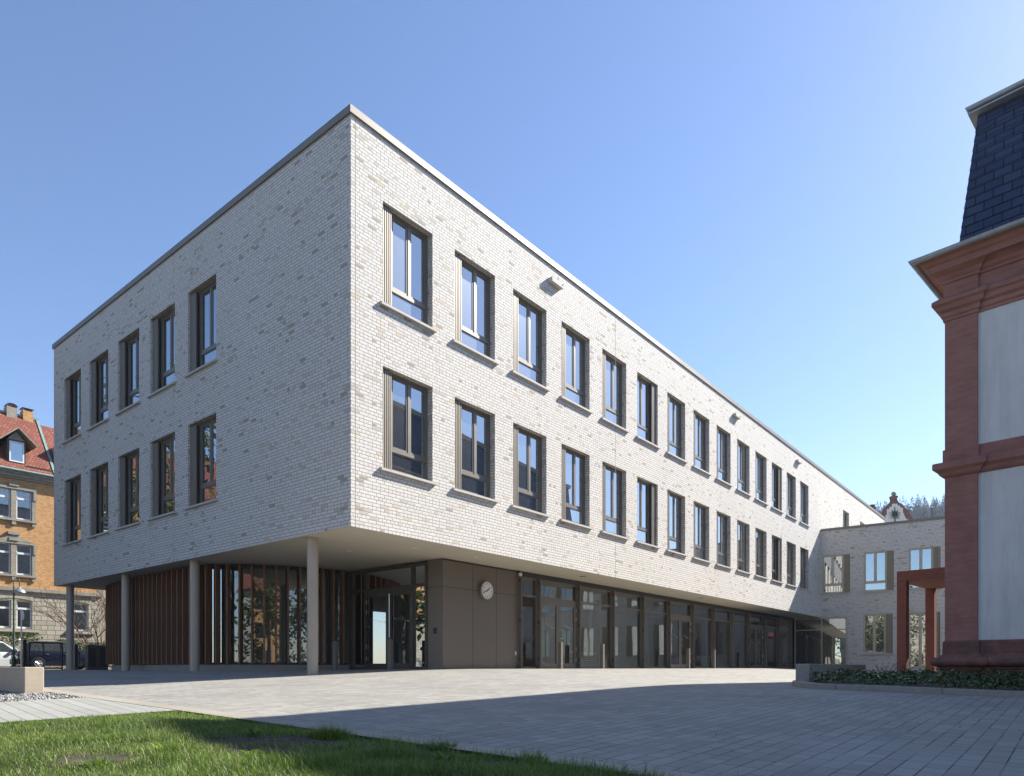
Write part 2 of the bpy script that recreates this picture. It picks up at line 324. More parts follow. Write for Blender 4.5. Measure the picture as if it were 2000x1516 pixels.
def facade(mb, P, u0, u1, z0, z1, holes, depth):
    """wall skin with real openings and reveals; P(u,z,q) maps to a point"""
    us = sorted({u0, u1, *[h[0] for h in holes], *[h[1] for h in holes]}); zs = sorted({z0, z1, *[h[2] for h in holes], *[h[3] for h in holes]})
    for a, b in zip(us, us[1:]):
        for c, d in zip(zs, zs[1:]):
            um, zm = (a + b) / 2, (c + d) / 2
            if any(h[0] < um < h[1] and h[2] < zm < h[3] for h in holes): continue
            mb.q(P(a, c, 0), P(b, c, 0), P(b, d, 0), P(a, d, 0))
    for a, b, c, d in [h[:4] for h in holes]:
        for (p, q) in (((a, c), (b, c)), ((b, c), (b, d)), ((b, d), (a, d)), ((a, d), (a, c))):
            mb.q(P(p[0], p[1], 0), P(p[0], p[1], depth), P(q[0], q[1], depth), P(q[0], q[1], 0))

# ------------------------------------------------------------------ ground
def sheet(name, mat, a0, a1, u0, u1, na, nu, dz, frame='m', mask=None, kind='structure', zf=None):
    A = np.linspace(a0, a1, na + 1); U = np.linspace(u0, u1, nu + 1); AA, UU = np.meshgrid(A, U, indexing='ij')
    if frame == 'm': X = C0.x + Dv.x * AA + Lv.x * UU; Y = C0.y + Dv.y * AA + Lv.y * UU
    elif frame == 'g': X = Gv.x * AA + Fv.x * UU; Y = Gv.y * AA + Fv.y * UU
    else: X, Y = AA, UU
    Z = gz(X, Y) + dz
    if zf is not None: Z = Z + zf(X, Y)
    V = np.stack([X, Y, Z], -1).reshape(-1, 3); idx = np.arange((na + 1) * (nu + 1)).reshape(na + 1, nu + 1)
    Fc = np.stack([idx[:-1, :-1], idx[1:, :-1], idx[1:, 1:], idx[:-1, 1:]], -1).reshape(-1, 4)
    me = bpy.data.meshes.new(name); me.from_pydata(V.tolist(), [], Fc.tolist()); me.update()
    lv = np.empty(len(me.loops), int); me.loops.foreach_get('vertex_index', lv)
    uv = me.uv_layers.new(name='UVMap'); uv.data.foreach_set('uv', np.stack([AA.ravel()[lv], UU.ravel()[lv]], 1).ravel())
    me.materials.append(mat); me.polygons.foreach_set('use_smooth', [True] * len(me.polygons))
    o = bpy.data.objects.new(name, me); COL.objects.link(o); tag(o, kind=kind); return o
# base terrain to the horizon
gx = np.concatenate([np.linspace(-560, -60, 12), np.linspace(-50, 50, 101), np.linspace(60, 830, 12)])
gy = np.concatenate([np.linspace(-300, -20, 6), np.linspace(-10, 80, 91), np.linspace(90, 650, 12)])
XX, YY = np.meshgrid(gx, gy, indexing='ij'); ZZ = np.where(YY > -10, gz(XX, np.clip(YY, -10, 60)), gz(XX, -10.0)) - 0.03
V = np.stack([XX, YY, ZZ], -1).reshape(-1, 3); ix = np.arange(len(gx) * len(gy)).reshape(len(gx), len(gy))
me = bpy.data.meshes.new('ground'); me.from_pydata(V.tolist(), [], np.stack([ix[:-1, :-1], ix[1:, :-1], ix[1:, 1:], ix[:-1, 1:]], -1).reshape(-1, 4).tolist())
me.materials.append(M['soil']); go = bpy.data.objects.new('ground', me); COL.objects.link(go); tag(go, kind='structure')
sheet('plaza', M['paver'], -5.60, 60, -34, 22.8, 164, 142, 0.0)
sheet('border_strip', M['strip'], -5.88, -5.62, -20, 5.5, 1, 60, 0.006)
sheet('drain_slot', M['black'], -5.62, -5.60, -20, 5.5, 1, 60, -0.004)
sheet('street', M['asphalt'], -40, 60, 23.2, 31.2, 50, 8, 0.0)
sheet('pavement', M['kerb'], -40, 60, 31.2, 34.6, 50, 4, 0.08)
# path: runs along g, slab joints across it; gravel bed and lawn beside it
def gf(g, f): p = Gv * g + Fv * f; return p.x, p.y
def poly_sheet(name, mat, gfpts, dz, sub=None):
    me = bpy.data.meshes.new(name); V = [(*gf(g, f), gzf(*gf(g, f)) + dz) for g, f in gfpts]
    k = len(V) // 2; Fc = [(i, i + 1, k + i + 1, k + i) for i in range(k - 1)]
    me.from_pydata(V, [], Fc); me.update()
    uv = me.uv_layers.new(name='UVMap')
    for l in me.loops: g, f = gfpts[l.vertex_index]; uv.data[l.index].uv = (f, g)
    me.materials.append(mat); o = bpy.data.objects.new(name, me); COL.objects.link(o); return tag(o, kind='structure')
gs = np.linspace(-12, 3.10, 30); gs2 = np.linspace(-12, 2.724, 30)
poly_sheet('path', M['path'], [(g, -9.5) for g in gs] + [(g, -12.5) for g in gs2], 0.002)
def in_lawn(x, y):
    g = x * Gv.x + y * Gv.y; f = x * Fv.x + y * Fv.y
    a = (x - C0.x) * Dv.x + (y - C0.y) * Dv.y
    return (f > -9.5) & (a < -5.885)
def mound(x, y):
    x = np.asarray(x, float); y = np.asarray(y, float)
    a = (x - C0.x) * Dv.x + (y - C0.y) * Dv.y; f = x * Fv.x + y * Fv.y
    e = np.clip(np.minimum(-5.88 - a, f + 9.5) / 0.9, 0, 1)
    return 0.055 * e * e * (3 - 2 * e) - 0.016 + 0.015 * np.sin(x * 3.1 + y * 1.7) * np.sin(y * 2.3 - x) * e
def grid_region(name, mat, x0, x1, y0, y1, step, test, zf, kind='structure'):
    xs = np.arange(x0, x1, step); ys = np.arange(y0, y1, step); X, Y = np.meshgrid(xs, ys, indexing='ij')
    Z = gz(X, Y) + zf(X, Y); V = np.stack([X, Y, Z], -1).reshape(-1, 3); ix = np.arange(X.size).reshape(X.shape)
    q = np.stack([ix[:-1, :-1], ix[1:, :-1], ix[1:, 1:], ix[:-1, 1:]], -1).reshape(-1, 4)
    k = test(V[:, 0], V[:, 1])[q].all(1)
    me = bpy.data.meshes.new(name); me.from_pydata(V.tolist(), [], q[k].tolist()); me.polygons.foreach_set('use_smooth', [True] * len(me.polygons)); me.materials.append(mat)
    o = bpy.data.objects.new(name, me); COL.objects.link(o); return tag(o, kind=kind)
grid_region('lawn_soil', M['soil'], -12, 6, 0.5, 10, 0.08, in_lawn, mound)

# ------------------------------------------------------------------ school building (local frame: x along long facade, y along end facade)
school = thing('school_building', 'long three-storey school of pale whitish brick, its upper floors overhanging a glazed ground floor', 'building', (C0.x, C0.y, 0), A_MAIN)
TOP = 12.785; LEN = 56.9; WID = 18.9; MOD = 2.5; OW = 1.67; OH = 2.47
HEADS = (7.29, 11.27)
rh = []
for hz in HEADS:
    for i in range(14): rh.append((0.953 + MOD * i, 0.953 + MOD * i + OW, hz - OH, hz))
rh += [(43.3, 44.97, 11.27 - OH, 11.27), (48.3, 49.97, 11.27 - OH, 11.27)]
lh = []
for hz in HEADS:
    for i in range(5): lh.append((6.1 + MOD * i, 6.1 + MOD * i + OW, hz - OH, hz))
mb = MB()
facade(mb, lambda u, z, q: (u, q, z), 0, LEN, SOF, TOP, rh, 0.24)
facade(mb, lambda u, z, q: (q, u, z), 0, WID, SOF, TOP, lh, 0.24)
mb.q((LEN, 0, 0), (LEN, WID, 0), (LEN, WID, TOP), (LEN, 0, TOP)); mb.q((0, WID, SOF), (0, WID, TOP), (LEN, WID, TOP), (LEN, WID, SOF))
mb.q((38, 0, -1), (LEN, 0, -1), (LEN, 0, SOF), (38, 0, SOF))
mb.build('wall', M['brick'], school)
# the dark rooms behind the openings are closed boxes set back from the skin
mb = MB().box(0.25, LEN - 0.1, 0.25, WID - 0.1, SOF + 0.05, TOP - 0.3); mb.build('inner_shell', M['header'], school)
cp = MB(); cp.box(-0.05, LEN, -0.05, 0.30, TOP, TOP + 0.175); cp.box(-0.05, 0.30, 0.30, WID + 0.05, TOP, TOP + 0.175)
cp.box(0.30, LEN, WID - 0.3, WID + 0.05, TOP, TOP + 0.175); cp.box(LEN - 0.3, LEN + .05, 0.3, WID - 0.3, TOP, TOP + 0.175)
for k in range(1, 19): cp.box(k * 3.0 - 0.62, k * 3.0 - 0.58, -0.054, -0.05, TOP, TOP + 0.178)
for k in range(1, 6): cp.box(-0.054, -0.05, k * 3.0, k * 3.0 + 0.04, TOP, TOP + 0.178)
cp.build('coping', M['coping'], school)
MB().q((0.3, 0.3, TOP - 0.1), (LEN - 0.3, 0.3, TOP - 0.1), (LEN - 0.3, WID - 0.3, TOP - 0.1), (0.3, WID - 0.3, TOP - 0.1)).build('roof', M['roof_gravel'], school)
MB().box(0.03, 37.9, 0.03, WID - 0.03, SOF + 0.004, SOF + 0.04).build('soffit', M['soffit'], school)
for t in (0.13, 11.85, 24.35): MB().box(t, t + 0.014, -0.003, 0, SOF, TOP).build('expansion_joint', M['joint'], school)
for u in (8.66, 10.3): MB().box(-0.003, 0, u, u + 0.014, SOF, TOP).build('expansion_joint', M['joint'], school)

def window(name, parent, wdt, hgt, side, shw, transom, fy, fmat, shmat, split=0.5, frw=0.075, sill=True, door=False):
    """origin: lower left corner of the opening on the wall face; x right, y into the wall"""
    g = MB(); xa = shw if side == 'L' else 0.0; xb = wdt - (shw if side == 'R' else 0.0); e = 0.003
    y0, y1 = fy, fy + 0.06
    g.box(e, xa + e, y0 + 0.012, y1, 0.0, hgt - e) if side == 'L' else g.box(xb, wdt - e, y0 + 0.012, y1, 0.0, hgt - e)
    def fr(x0, x1, z0, z1, t, ya, yb):
        g.box(x0, x1, ya, yb, z0, z0 + t); g.box(x0, x1, ya, yb, z1 - t, z1); g.box(x0, x0 + t, ya, yb, z0 + t, z1 - t); g.box(x1 - t, x1, ya, yb, z0 + t, z1 - t)
    fr(xa + e, xb - e, e, hgt - e, frw, y0, y1)
    zi0, zi1, xi0, xi1 = frw + e, hgt - frw - e, xa + frw + e, xb - frw - e
    zt = transom if transom else zi0
    if transom: g.box(xi0, xi1, y0 + 0.004, y1, zt - 0.055, zt + 0.035)
    ztop = zt + 0.035 if transom else zi0
    xm = xi0 + (xi1 - xi0) * split
    g.box(xm - 0.035, xm + 0.035, y0 + 0.004, y1, ztop, zi1)
    s = 0.05
    fr(xi0, xm - 0.035, ztop, zi1, s, y0 + 0.018, y1 - 0.004); fr(xm + 0.035, xi1, ztop, zi1, s, y0 + 0.018, y1 - 0.004)
    if transom: fr(xi0, xi1, zi0, zt - 0.055, 0.028, y0 + 0.018, y1 - 0.004)
    o = g.build(name, fmat, parent)
    yp = y0 + 0.035; p = MB()
    for (a, b, c, d) in ((xi0 + s, xm - 0.035 - s, ztop + s, zi1 - s), (xm + 0.035 + s, xi1 - s, ztop + s, zi1 - s)) + (((xi0 + 0.028, xi1 - 0.028, zi0 + 0.028, zt - 0.083),) if transom else ()):
        p.q((a, yp, c), (b, yp, c), (b, yp, d), (a, yp, d))
    p.build('pane', M['pane'], o)
    if shw:
        sh = MB(); a, b = (0.004, shw) if side == 'L' else (wdt - shw, wdt - 0.004)
        ys = min(fy - 0.075, 0.065) if fy > 0.1 else -0.012; ye = fy - 0.002 if fy > 0.1 else fy + 0.01
        k = 6; st = (b - a) / k
        for i in range(k): sh.box(a + st * i + 0.002, a + st * i + st * 0.52, ys, ys + 0.035, 0.012, hgt - 0.05)
        sh.build('shutter', shmat, o); MB().box(a, b, ys + 0.035, min(ye, ys + 0.06), 0.012, hgt - 0.05).build('shutter_backing', M['groove'], o)
    if sill:
        sl = MB(); n = 0.10
        x0, x1, yo, yi = -n, wdt + n, -0.085, fy - 0.004
        v = [(x0, yo, -0.075), (x1, yo, -0.075), (x1, -0.001, -0.075), (x0, -0.001, -0.075), (x0, yo, -0.018), (x1, yo, -0.018), (x1, -0.001, -0.002), (x0, -0.001, -0.002)]
        b0 = len(sl.v); sl.v += v; sl.f += [tuple(b0 + i for i in f) for f in ((0, 3, 2, 1), (4, 5, 6, 7), (0, 1, 5, 4), (1, 2, 6, 5), (2, 3, 7, 6), (3, 0, 4, 7))]
        sl.q((0.003, 0, 0.001), (wdt - .003, 0, 0.001), (wdt - .003, yi, 0.006), (0.003, yi, 0.006))
        sl.build('sill', M['sill'], o)
    return o
proto_l = window('window', school, OW, OH, 'L', 0.36, 0.585, 0.175, M['frame'], M['shutter'])
proto_r = window('window', school, OW, OH, 'R', 0.36, 0.585, 0.175, M['frame'], M['shutter'])
ul = ur = False
for n, h in enumerate(rh):
    if n < 28 and n % 14 in (5, 11):
        if not ur: o = proto_r; ur = True; o.location = (h[0], 0, h[2])
        else: o = copy_tree(proto_r, school, (h[0], 0, h[2]))
    else:
        if not ul: o = proto_l; ul = True; o.location = (h[0], 0, h[2])
        else: o = copy_tree(proto_l, school, (h[0], 0, h[2]))
for h in lh: copy_tree(proto_l, school, (0, h[1], h[2]), -math.pi / 2)

# scuppers high on the long facade, each a small hooded box
for k, t in enumerate((7.71, 22.9, 32.6)):
    s = MB(); s.box(t, t + 0.62, -0.17, 0.0, 12.19, 12.205); s.box(t, t + 0.02, -0.17, 0, 12.205, 12.33); s.box(t + 0.60, t + 0.62, -0.17, 0, 12.205, 12.33); s.box(t + 0.02, t + 0.60, -0.17, -0.155, 12.205, 12.25)
    s.build('scupper', M['sill'], school)

# ---- ground floor
IN = 1.68
zb = lambda a, u: gzf(*m2w(a, u))
# entrance cladding block (faces: long side at y=IN, short side at x=4.7)
pb = MB(); pb.prism([(4.70, IN), (8.30, IN), (8.30, IN + 0.25), (4.95, IN + 0.25), (4.95, 2.33), (4.70, 2.33)], -0.12, SOF - 0.002)
pan = pb.build('cladding_panel', M['panel'], school)
j = MB(); zj = 2.42
j.box(4.70, 8.30, IN - 0.002, IN, zj, zj + 0.012); j.box(4.698, 4.70, IN, 2.33, zj, zj + 0.012)
for t in (6.02, 7.15): j.box(t, t + 0.012, IN - 0.003, IN, -0.1, SOF)
j.box(4.70, 8.3, IN - 0.01, IN, SOF - 0.05, SOF - 0.003)
j.build('panel_joint', M['panel_joint'], pan)
MB().box(4.685, 4.70, 1.93, 2.07, 1.02, 1.20).build('intercom', M['header'], pan, bevel=0.004)
MB().box(8.12, 8.19, IN - 0.02, IN, 0.42, 0.54).build('socket_box', M['white'], pan)

def glazing_bay(t0, t1, kind):
    z0 = -0.07; z1 = SOF - 0.16; y = IN; T = 2.44
    g = MB()
    g.box(t0 + 0.06, t1 - 0.06, y, y + 0.07, z1 - 0.06, z1); g.box(t0 + 0.06, t1 - 0.06, y, y + 0.07, T, T + 0.07)
    g.box(t0 + 0.06, t0 + 0.11, y, y + 0.07, z0, z1 - 0.06); g.box(t1 - 0.11, t1 - 0.06, y, y + 0.07, z0, z1 - 0.06)
    if kind != 'door': g.box(t0 + 0.11, t1 - 0.11, y, y + 0.07, z0, z0 + 0.10)
    o = g.build('glazed_bay', M['frame'], school)
    p = MB(); p.q((t0 + .11, y + .035, T + .07), (t1 - .11, y + .035, T + .07), (t1 - .11, y + .035, z1 - .06), (t0 + .11, y + .035, z1 - .06))
    if kind != 'door': p.q((t0 + .11, y + .035, z0 + .1), (t1 - .11, y + .035, z0 + .1), (t1 - .11, y + .035, T), (t0 + .11, y + .035, T))
    p.build('pane', M['glass'], o)
    if kind == 'door': door_leaves(o, lambda x, q, z: (x, y + q, z), t0 + 0.11, t1 - 0.11, z0 + 0.02, T)
    return o
def door_leaves(parent, P, x0, x1, z0, z1, handle_long=False, dm_=None):
    xm = (x0 + x1) / 2
    for k, (a, b) in enumerate(((x0 + .005, xm - .005), (xm + .005, x1 - .005))):
        d = MB(); f = 0.13
        def bx(p, q, r, s, ya=-0.012, yb=0.055):
            c = [P(p, ya, r), P(q, ya, r), P(q, yb, r), P(p, yb, r), P(p, ya, s), P(q, ya, s), P(q, yb, s), P(p, yb, s)]
            n = len(d.v); d.v += c; d.f += [tuple(n + i for i in fc) for fc in ((0, 3, 2, 1), (4, 5, 6, 7), (0, 1, 5, 4), (1, 2, 6, 5), (2, 3, 7, 6), (3, 0, 4, 7))]
        bx(a, b, z0, z0 + 0.20); bx(a, b, z1 - 0.20, z1 - .004); bx(a, a + f, z0 + .2, z1 - .2); bx(b - f, b, z0 + .2, z1 - .2)
        o = d.build('door_leaf', dm_ or M['frame'], parent)
        p = MB(); p.q(P(a + f, .02, z0 + .2), P(b - f, .02, z0 + .2), P(b - f, .02, z1 - .2), P(a + f, .02, z1 - .2))
        # second level only: pane, hinges and handle are meshes of the leaf's own parent
        p.build('door_pane', M['glass'], parent)
        dm = MB()
        for i in range(15):
            xx = a + f + 0.04 + (b - a - 2 * f - 0.08) * ((i * 0.618 + 0.1) % 1); zz = 1.33 + 0.24 * ((i * 0.377 + 0.2) % 1) + 0.0
            c = [P(xx + 0.017 * math.cos(t * math.pi / 3), -0.002 + 0.018, zz + 0.017 * math.sin(t * math.pi / 3)) for t in range(6)]
            dm.q(*c)
        dm.build('safety_dots', M['white'], parent)
        h = MB(); xh = a if k == 0 else b
        for zz in (0.22, 0.62, 1.75, 2.08):
            n = P(xh - 0.015, -0.035, zz); m2 = P(xh + 0.015, -0.012, zz + 0.14)
            h.box(min(n[0], m2[0]), max(n[0], m2[0]), min(n[1], m2[1]), max(n[1], m2[1]), zz, zz + 0.14)
        h.build('hinge', M['steel'], parent)
    hd = MB()
    if handle_long: hd.tube([P(xm - 0.1, -0.07, 0.95), P(xm - 0.1, -0.07, 2.35)], 0.016, 8)
    else: hd.tube([P(xm + 0.07, -0.06, 1.0), P(xm + 0.07, -0.06, 1.06), P(xm + 0.18, -0.06, 1.06)], 0.012, 6)
    hd.build('handle', M['steel'], parent)
posts = [8.30] + [9.40 + 2.5 * i for i in range(12)]
for i in range(len(posts) - 1):
    glazing_bay(posts[i], posts[i + 1], 'door' if i in (1, 5, 9) else 'fixed')
hb = MB(); hb.box(8.30, 38, IN - 0.06, IN + 0.10, SOF - 0.16, SOF - 0.003); hb.build('glazing_header', M['header'], school)
pm = MB().box(-0.022, 0.022, -0.14, 0.10, -0.07, SOF - 0.16); pm.box(-0.05, 0.05, -0.004, 0.07, -0.07, SOF - 0.16)
pr = pm.build('facade_post', M['frame'], school, loc=(posts[0] + .03, IN, 0))
for zc_ in (.25, 1.55, 2.9): MB().box(-0.05, 0.05, -0.10, -0.06, zc_, zc_ + .08).build('post_clamp', M['header'], pr)
for t in posts[1:]: copy_tree(pr, school, (t, IN, 0))

# entrance glazing at x=4.7 facing the end-facade side
P = lambda u, q, z: (4.70 + q, u, z)
z1 = SOF - 0.06; T = 2.50
g = MB()
for (a, b) in ((2.33, 2.42), (2.93, 3.02), (5.19, 5.28), (5.90, 6.02)): g.box(4.66, 4.77, a, b, -0.09, z1)
for (a, b) in ((2.42, 2.93), (3.02, 5.19), (5.28, 5.90)):
    g.box(4.665, 4.765, a, b, z1 - .08, z1); g.box(4.665, 4.765, a, b, T, T + .08)
    if b != 5.19: g.box(4.665, 4.765, a, b, -.09, .03)
M['entrance'] = plain('dark_bronze', (0.085, 0.07, 0.055), 0.45, 0.2)
eg = g.build('entrance_frame', M['entrance'], school)
p = MB()
for (a, b) in ((2.42, 2.93), (3.02, 5.19), (5.28, 5.90)):
    p.q((4.72, a, T + .08), (4.72, b, T + .08), (4.72, b, z1 - .08), (4.72, a, z1 - .08))
    if b != 5.19: p.q((4.72, a, .03), (4.72, b, .03), (4.72, b, T), (4.72, a, T))
p.build('pane', M['glass'], eg)
door_leaves(eg, P, 5.19, 3.02, -0.07, T, True, M['entrance'])

# curved bay: glass behind vertical timber fins
raw = [(4.72, 6.02), (3.9, 6.1), (3.07, 6.36), (2.21, 6.82), (1.5, 7.3), (1.1, 7.75), (0.78, 8.45), (0.68, 9.2), (0.66, 10.2), (0.68, 11.5), (0.74, 13.0), (0.86, 14.5), (1.02, 16.0), (1.16, 16.75), (1.7, 17.3), (3.0, 17.7), (5.0, 17.9)]
def resample(pts, step):
    P = np.array(pts, float)
    for _ in range(2):   # Chaikin
        Q = [P[0]]
        for a, b in zip(P[:-1], P[1:]): Q += [0.75 * a + 0.25 * b, 0.25 * a + 0.75 * b]
        Q.append(P[-1]); P = np.array(Q)
    d = np.r_[0, np.cumsum(np.linalg.norm(np.diff(P, axis=0), axis=1))]
    n = int(d[-1] / step); s = np.linspace(0, d[-1], n + 1)
    X = np.interp(s, d, P[:, 0]); Y = np.interp(s, d, P[:, 1]); return np.stack([X, Y], 1)
cv = resample(raw, 0.355)
off = []
for i in range(len(cv)):
    d = cv[min(i + 1, len(cv) - 1)] - cv[max(i - 1, 0)]; d /= np.linalg.norm(d)
    nrm = np.array([-d[1], d[0]])
    if nrm[0] > 0.9 and i < 3: pass
    off.append((d, nrm))
# make normals point outward (towards lower x / lower y)
sgn = 1 if off[8][1][0] < 0 else -1
gl = MB(); fr = MB(); pl = MB()
for i in range(len(cv) - 1):
    p0, p1 = cv[i] - sgn * off[i][1] * 0.22, cv[i + 1] - sgn * off[i + 1][1] * 0.22
    gl.q((*p0, 0.16), (*p1, 0.16), (*p1, SOF - 0.12), (*p0, SOF - 0.12))
    q0, q1 = cv[i] - sgn * off[i][1] * 0.34, cv[i + 1] - sgn * off[i + 1][1] * 0.34
    r0, r1 = cv[i] - sgn * off[i][1] * 0.16, cv[i + 1] - sgn * off[i + 1][1] * 0.16
    for (za, zc) in ((0.09, 0.16), (SOF - 0.12, SOF - 0.003)):
        fr.prism([tuple(r0), tuple(r1), tuple(q1), tuple(q0)], za, zc)
    if i % 4 == 2: fr.prism([tuple(r0), tuple(r0 + (r1 - r0) * 0.16), tuple(q0 + (q1 - q0) * 0.16), tuple(q0)], 0.16, SOF - 0.12)
    s0, s1 = cv[i] - sgn * off[i][1] * 0.10, cv[i + 1] - sgn * off[i + 1][1] * 0.10
    pl.prism([tuple(s0), tuple(s1), tuple(q1), tuple(q0)], -0.2, 0.09)
bay = fr.build('curved_window', M['header'], school)
gl.build('pane', M['glass'], bay); pl.build('plinth', M['kerb'], school)
fin = MB().box(-0.024, 0.024, -0.02, 0.22, 0.12, SOF - 0.05).build('timber_fin', M['wood'], school)
first = True
for i in range(len(cv)):
    d, nn = off[i]; o = fin if first else copy_tree(fin, school)
    first = False; nn = nn * sgn
    o.location = (cv[i][0] - nn[0] * 0.12, cv[i][1] - nn[1] * 0.12, 0); o.rotation_euler[2] = math.atan2(nn[1], nn[0]) - math.pi / 2
# interior: floor, back walls, ceiling strip, columns
MB().prism([tuple(cv[i] - sgn * off[i][1] * 0.30) for i in range(len(cv))] + [(5.0, 18.2), (37.5, 18.2), (37.5, IN + .1), (8.5, IN + .1), (8.4, 2.3), (4.8, 2.4)], -0.12, -0.04).build('interior_floor', M['int_floor'], school)
iw = MB(); iw.box(8.6, 37.5, 8.3, 8.5, -0.04, SOF); iw.box(8.6, 8.8, IN + .3, 8.3, -0.04, SOF); iw.box(7.5, 7.7, 8.5, 18.2, -0.04, SOF); iw.box(37.3, 37.5, IN + .3, 8.3, -0.04, SOF)
iw.box(18.8, 19.0, 5.0, 8.3, -0.04, SOF); iw.box(5.0, 7.5, 18.0, 18.2, -.04, SOF); iw.box(30, 30.2, 4.5, 8.3, -.04, SOF)
iw.build('interior_wall', M['int_wall'], school)
for t in (14.0, 24.0, 34.0): MB().lathe([(0.17, -0.04), (0.17, SOF)], 20, (t + 0.9, 3.1)).build('interior_column', M['int_green'], school, smooth=True)
MB().box(11.2, 12.3, 8.28, 8.3, 0, 2.2).build('interior_door', M['header'], school)
# round columns under the overhang
for a, u in ((0.32, 1.93), (0.32, 8.0), (0.32, 12.93), (0.32, 18.1)):
    c = MB(); b = zb(a, u) - 0.05
    c.lathe([(0.138, b), (0.138, SOF + 0.002)], 28, (a, u)); c.build('column', M['column'], school, smooth=True)
dl = MB()
for a, u in ((2.2, 2.9), (3.0, 1.1), (5.2, 0.8), (7.9, 0.8)): dl.lathe([(0.055, SOF - 0.012), (0.07, SOF + 0.006)], 16, (a, u))
dl.build('downlight', M['white'], school)
sl = MB()
for t in (10.8, 20.8, 30.8): sl.box(t, t + 0.10, 0.62, 0.86, SOF - 0.006, SOF + 0.003)
sl.build('air_slot', M['black'], school)
MB().sphere((8.25, IN - 0.13, SOF - 0.13), 0.07).build('camera_dome', M['white'], school, smooth=True)

# clock on the cladding
clk = thing('wall_clock', 'round white clock with black numerals and brass rim on the brown entrance cladding', 'clock', (*m2w(6.57, IN - 0.005), 2.45), A_MAIN)
MB().lathe([(0.27, 0.0), (0.285, -0.03), (0.285, -0.085), (0.295, -0.09), (0.295, -0.12), (0.268, -0.122)], 48, (0, 0), 'y').build('rim', plain('brass_rim', (0.42, 0.34, 0.22), 0.35, 0.6), clk, smooth=True)
MB().lathe([(0.268, -0.120), (0.266, -0.1285)], 48, (0, 0), 'y').build('dial', M['white'], clk)
def text_mesh(body, size, name, mat, parent, loc, rot, ext=0.002):
    cu = bpy.data.curves.new(name, 'FONT'); cu.body = body; cu.size = size; cu.align_x = 'CENTER'; cu.align_y = 'CENTER'; cu.extrude = ext
    t = bpy.data.objects.new('tmp', cu); COL.objects.link(t); dg = bpy.context.evaluated_depsgraph_get()
    me = bpy.data.meshes.new_from_object(t.evaluated_get(dg)); bpy.data.objects.remove(t); me.name = name
    me.materials.clear(); me.materials.append(mat); o = bpy.data.objects.new(name, me); COL.objects.link(o); o.parent = parent; o.location = loc; o.rotation_euler = rot; return o
for h in range(1, 13):
    t = h * math.pi / 6; text_mesh(str(h), 0.072, 'numeral', M['black'], clk, (0.212 * math.sin(t), -0.1295, 0.212 * math.cos(t)), (R(90), 0, 0))
def hand(ang, ln, wd, y):
    s, c = math.sin(ang), math.cos(ang); g = MB()
    pts = [(-wd, -0.04), (wd, -0.04), (wd * 0.8, ln), (-wd * 0.8, ln)]
    q = [(x * c + z * s, z * c - x * s) for x, z in pts]
    g.q(*[(x, y, z) for x, z in q]); g.q(*[(x, y - 0.004, z) for x, z in reversed(q)])
    for i in range(4): a, b = q[i], q[(i + 1) % 4]; g.q((a[0], y, a[1]), (b[0], y, b[1]), (b[0], y - .004, b[1]), (a[0], y - .004, a[1]))
    g.build('hand', M['black'], clk)
hand(R(1.7 * 30), 0.15, 0.015, -0.131); hand(R(41.5 * 6), 0.22, 0.011, -0.137)

# door-control posts
def door_post(a, u, label, h=0.92):
    x, y = m2w(a, u); z = gzf(x, y)
    o = thing('door_post', label, 'post', (x, y, z), A_MAIN, 'square door-control posts standing before the glazed doors')
    MB().box(-0.055, 0.055, -0.075, 0.075, 0, h).build('shaft', M['coping'], o, bevel=0.004)
    MB().sphere((0.085, -0.02, 0.2), 0.035).build('push_button', M['steel'], o, smooth=True)
for a, u, l in ((3.41, 5.15, 'bronze square post in front of the curved timber-finned bay'), (4.0, 3.23, 'bronze square post in front of the corner entrance doors beside the long vertical handle'),
                (9.66, 0.9, 'sunlit square post before the glass doors nearest the clock'), (12.4, 0.9, 'sunlit square post before the glass pane right of the first glazed doors'),
                (19.86, 0.9, 'sunlit square post before the middle pair of glass doors'), (22.75, 0.9, 'sunlit square post just right of the middle pair of glass doors'),
                (30.0, 0.9, 'shaded square post before the farthest glass doors'), (32.8, 0.9, 'last shaded square post, nearest the low brick wing')):
    door_post(a, u, l)

# ------------------------------------------------------------------ low brick wing
wing = thing('brick_wing', 'low two-storey pale brick wing joining the far end of the long school', 'building', (K0.x, K0.y, 0), A_WING)
wh = [(0.07 + 2.46 * i, 0.07 + 2.46 * i + 1.66, 4.79, 7.26) for i in range(11)]
wl = [(2.47, 4.13, 0.885, 3.36)] + [(4.95 + 2.46 * i, 6.63 + 2.46 * i, -0.06, 3.36) for i in range(1)] + [(7.41 + 2.46 * i, 9.07 + 2.46 * i, 0.885, 3.36) for i in range(8)]
gl_h = [(-2.0, 1.55, -0.10, 3.23)]
mb = MB()
facade(mb, lambda u, z, q: (u, q, z), -2.0, 32, -0.4, 8.86, wh + wl + gl_h, 0.16)
mb.q((32, 0, -.4), (32, 10, -.4), (32, 10, 8.86), (32, 0, 8.86)); mb.q((-2, 10, -.4), (32, 10, -.4), (32, 10, 8.86), (-2, 10, 8.86))
mb.build('wall', M['brick'], wing)
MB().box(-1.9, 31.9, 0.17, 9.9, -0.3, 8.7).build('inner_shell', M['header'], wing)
MB().box(0.02, 32.05, -0.05, 0.25, 8.86, 9.0).build('coping', M['coping'], wing)
MB().box(0.13, 31.9, 0.25, 10, 8.7, 8.8).build('roof', M['roof_gravel'], wing)
MB().box(1.60, 1.614, -0.003, 0, -0.1, 8.86).build('expansion_joint', M['joint'], wing)
wp = window('window', wing, 1.66, 2.47, 'R', 0.38, 0.56, 0.045, M['frame_pale'], M['shutter_tan'], 0.5, 0.06)
wp.location = (wh[0][0], 0, wh[0][2])
